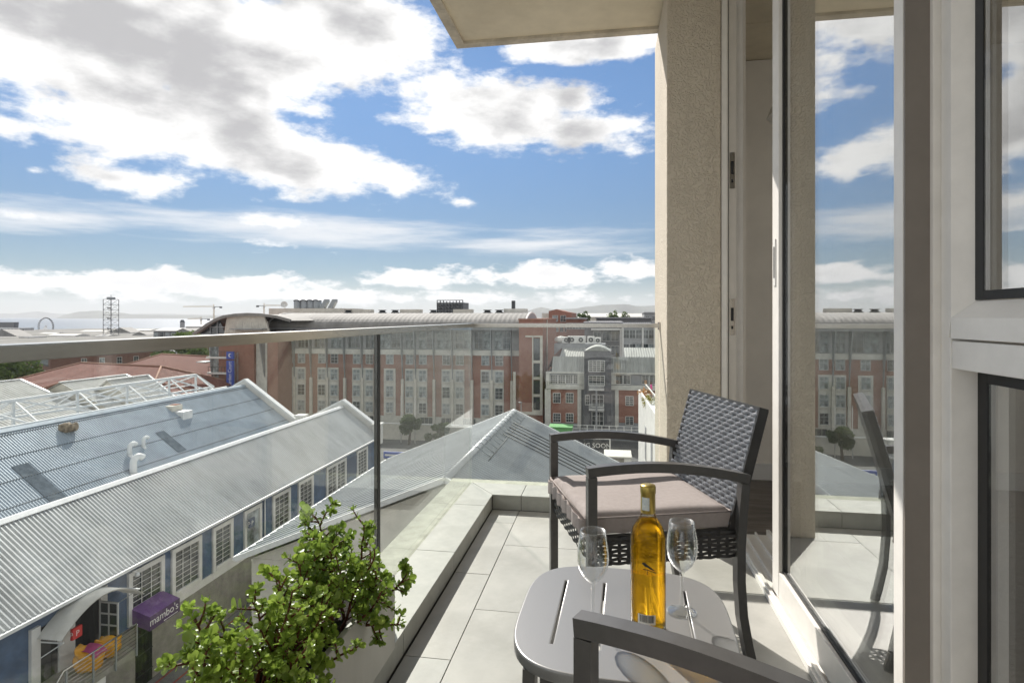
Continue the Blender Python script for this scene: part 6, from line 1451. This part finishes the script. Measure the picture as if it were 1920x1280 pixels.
for dx in (-4.8, 4.8, -2.2, 2.2): MB().tube([(c.x, 850, c.z), (c.x + dx, 850, -21)], .38, 6).build('leg', 'render_white', t)
MB().lathe([(.0001, -1), (1.2, -1), (1.2, 1), (.0001, 1)], (c.x, 851, c.z), 10).build('hub', 'render_mid', t)
# lattice tower
Yt = 560; c0, c1 = P(193.5, 632, Yt), P(208.5, 561, Yt)
t = thing('lattice_mast', 'tall square steel lattice tower on the waterfront', 'tower', ((c0.x + c1.x) / 2, Yt, -21)); wdt = c1.x - c0.x
for dx in (0, wdt):
    for dy in (0, wdt): MB().bar((c0.x + dx, Yt + dy, -21), (c0.x + dx, Yt + dy, c1.z), .42).build('leg', 'dark_steel', t)
nl = 8; zz = [c0.z - 4 + (c1.z - c0.z + 4) * k / nl for k in range(nl + 1)]
for k in range(nl + 1):
    for dy in (0, wdt): MB().bar((c0.x, Yt + dy, zz[k]), (c0.x + wdt, Yt + dy, zz[k]), .32).build('girt', 'dark_steel', t)
    for dx in (0, wdt): MB().bar((c0.x + dx, Yt, zz[k]), (c0.x + dx, Yt + wdt, zz[k]), .32).build('girt', 'dark_steel', t)
    if k < nl:
        for dy in (0, wdt):
            MB().bar((c0.x, Yt + dy, zz[k]), (c0.x + wdt, Yt + dy, zz[k + 1]), .2).build('brace', 'dark_steel', t); MB().bar((c0.x + wdt, Yt + dy + .3, zz[k]), (c0.x, Yt + dy + .3, zz[k + 1]), .2).build('brace', 'dark_steel', t)
        if k in (2, 4, 6): MB().bevbox(c0.x + wdt * .3, c0.x + wdt * .65, Yt + 2, Yt + 4, zz[k] + 1, zz[k] + 2.6, .2).build('light_box', 'dark_steel', t)
MB().bevbox(c0.x + wdt * .22, c0.x + wdt * .78, Yt + 2, Yt + wdt - 2, c1.z, c1.z + 2.6, .1).build('cap', 'steel_grey', t); MB().bar((c0.x + wdt / 2, Yt + wdt / 2, c1.z + 2.6), (c0.x + wdt / 2, Yt + wdt / 2, c1.z + 5), .3).build('mast_tip', 'dark_steel', t)
# tower cranes
def crane(label, u, ytop, ybase, uj, uc, Y, droop=0):
    b = P(u, ybase, Y); tp = P(u, ytop, Y); j = P(uj, ytop + droop, Y); k_ = P(uc, ytop, Y); t = thing('tower_crane', label, 'crane', (b.x, Y, -21), 'tower cranes on the skyline')
    s = MB(); 
    for dx in (-.7, .7): s.bar((b.x + dx, Y, -21), (b.x + dx, Y, tp.z), .3)
    n = max(6, int((tp.z - b.z) / 2))
    for i in range(n): za, zb2 = b.z + (tp.z - b.z) * i / n, b.z + (tp.z - b.z) * (i + 1) / n; s.bar((b.x - .7, Y, za), (b.x + .7, Y, zb2), .2)
    s.build('mast', 'crane_yellow', t)
    s = MB(); s.bar((tp.x, Y, tp.z), j, .35); s.bar(Vector((tp.x, Y, tp.z + 1.4)), j + Vector((0, 0, .6)), .22); n = 16
    for i in range(n): s.bar(Vector((tp.x, Y, tp.z)).lerp(j, i / n), Vector((tp.x, Y, tp.z + 1.4)).lerp(j + Vector((0, 0, .6)), (i + .5) / n), .15)
    s.build('jib', 'crane_yellow', t); MB().bar((tp.x, Y, tp.z), k_, .6).build('counter_jib', 'dark_steel', t); MB().bevbox(k_.x - 1.3, k_.x + 1.3, Y - .8, Y + .8, k_.z - 1.6, k_.z + .3, .1).build('counterweight', 'dark_steel', t)
    MB().bar((tp.x, Y, tp.z), (tp.x, Y, tp.z + 3), .4).build('apex', 'crane_yellow', t); MB().bevbox(tp.x - .9, tp.x + .9, Y - 1, Y + 1, tp.z - 2, tp.z - .2, .1).build('cab', 'render_white', t)
crane('tall tower crane with its jib pointing left, left of the hotel wing', 401, 575, 600, 343, 414, 620)
crane('short tower crane low behind the slate roofs', 377, 598, 612, 352, 391, 640)
crane('tower crane right behind the rooftop plant room', 495, 573, 592, 530, 483, 600)

# ================================================================ AIR
xb0, xb1 = -12000, 12000
hzb = MB().box(xb0, xb1, -600, 12500, -24, 330).build('haze', 'white_paint', None); hzb.data.materials.clear()
hm = bpy.data.materials.new('haze'); hm.use_nodes = True; t = hm.node_tree; t.nodes.clear()
pv = t.nodes.new('ShaderNodeVolumePrincipled'); pv.inputs['Color'].default_value = (.86, .89, .95, 1); pv.inputs['Density'].default_value = 6.5e-5; pv.inputs['Anisotropy'].default_value = .2
ou = t.nodes.new('ShaderNodeOutputMaterial'); t.links.new(pv.outputs[0], ou.inputs['Volume']); hzb.data.materials.append(hm); hzb['kind'] = 'stuff'; hzb['label'] = 'pale sea haze over the bay'
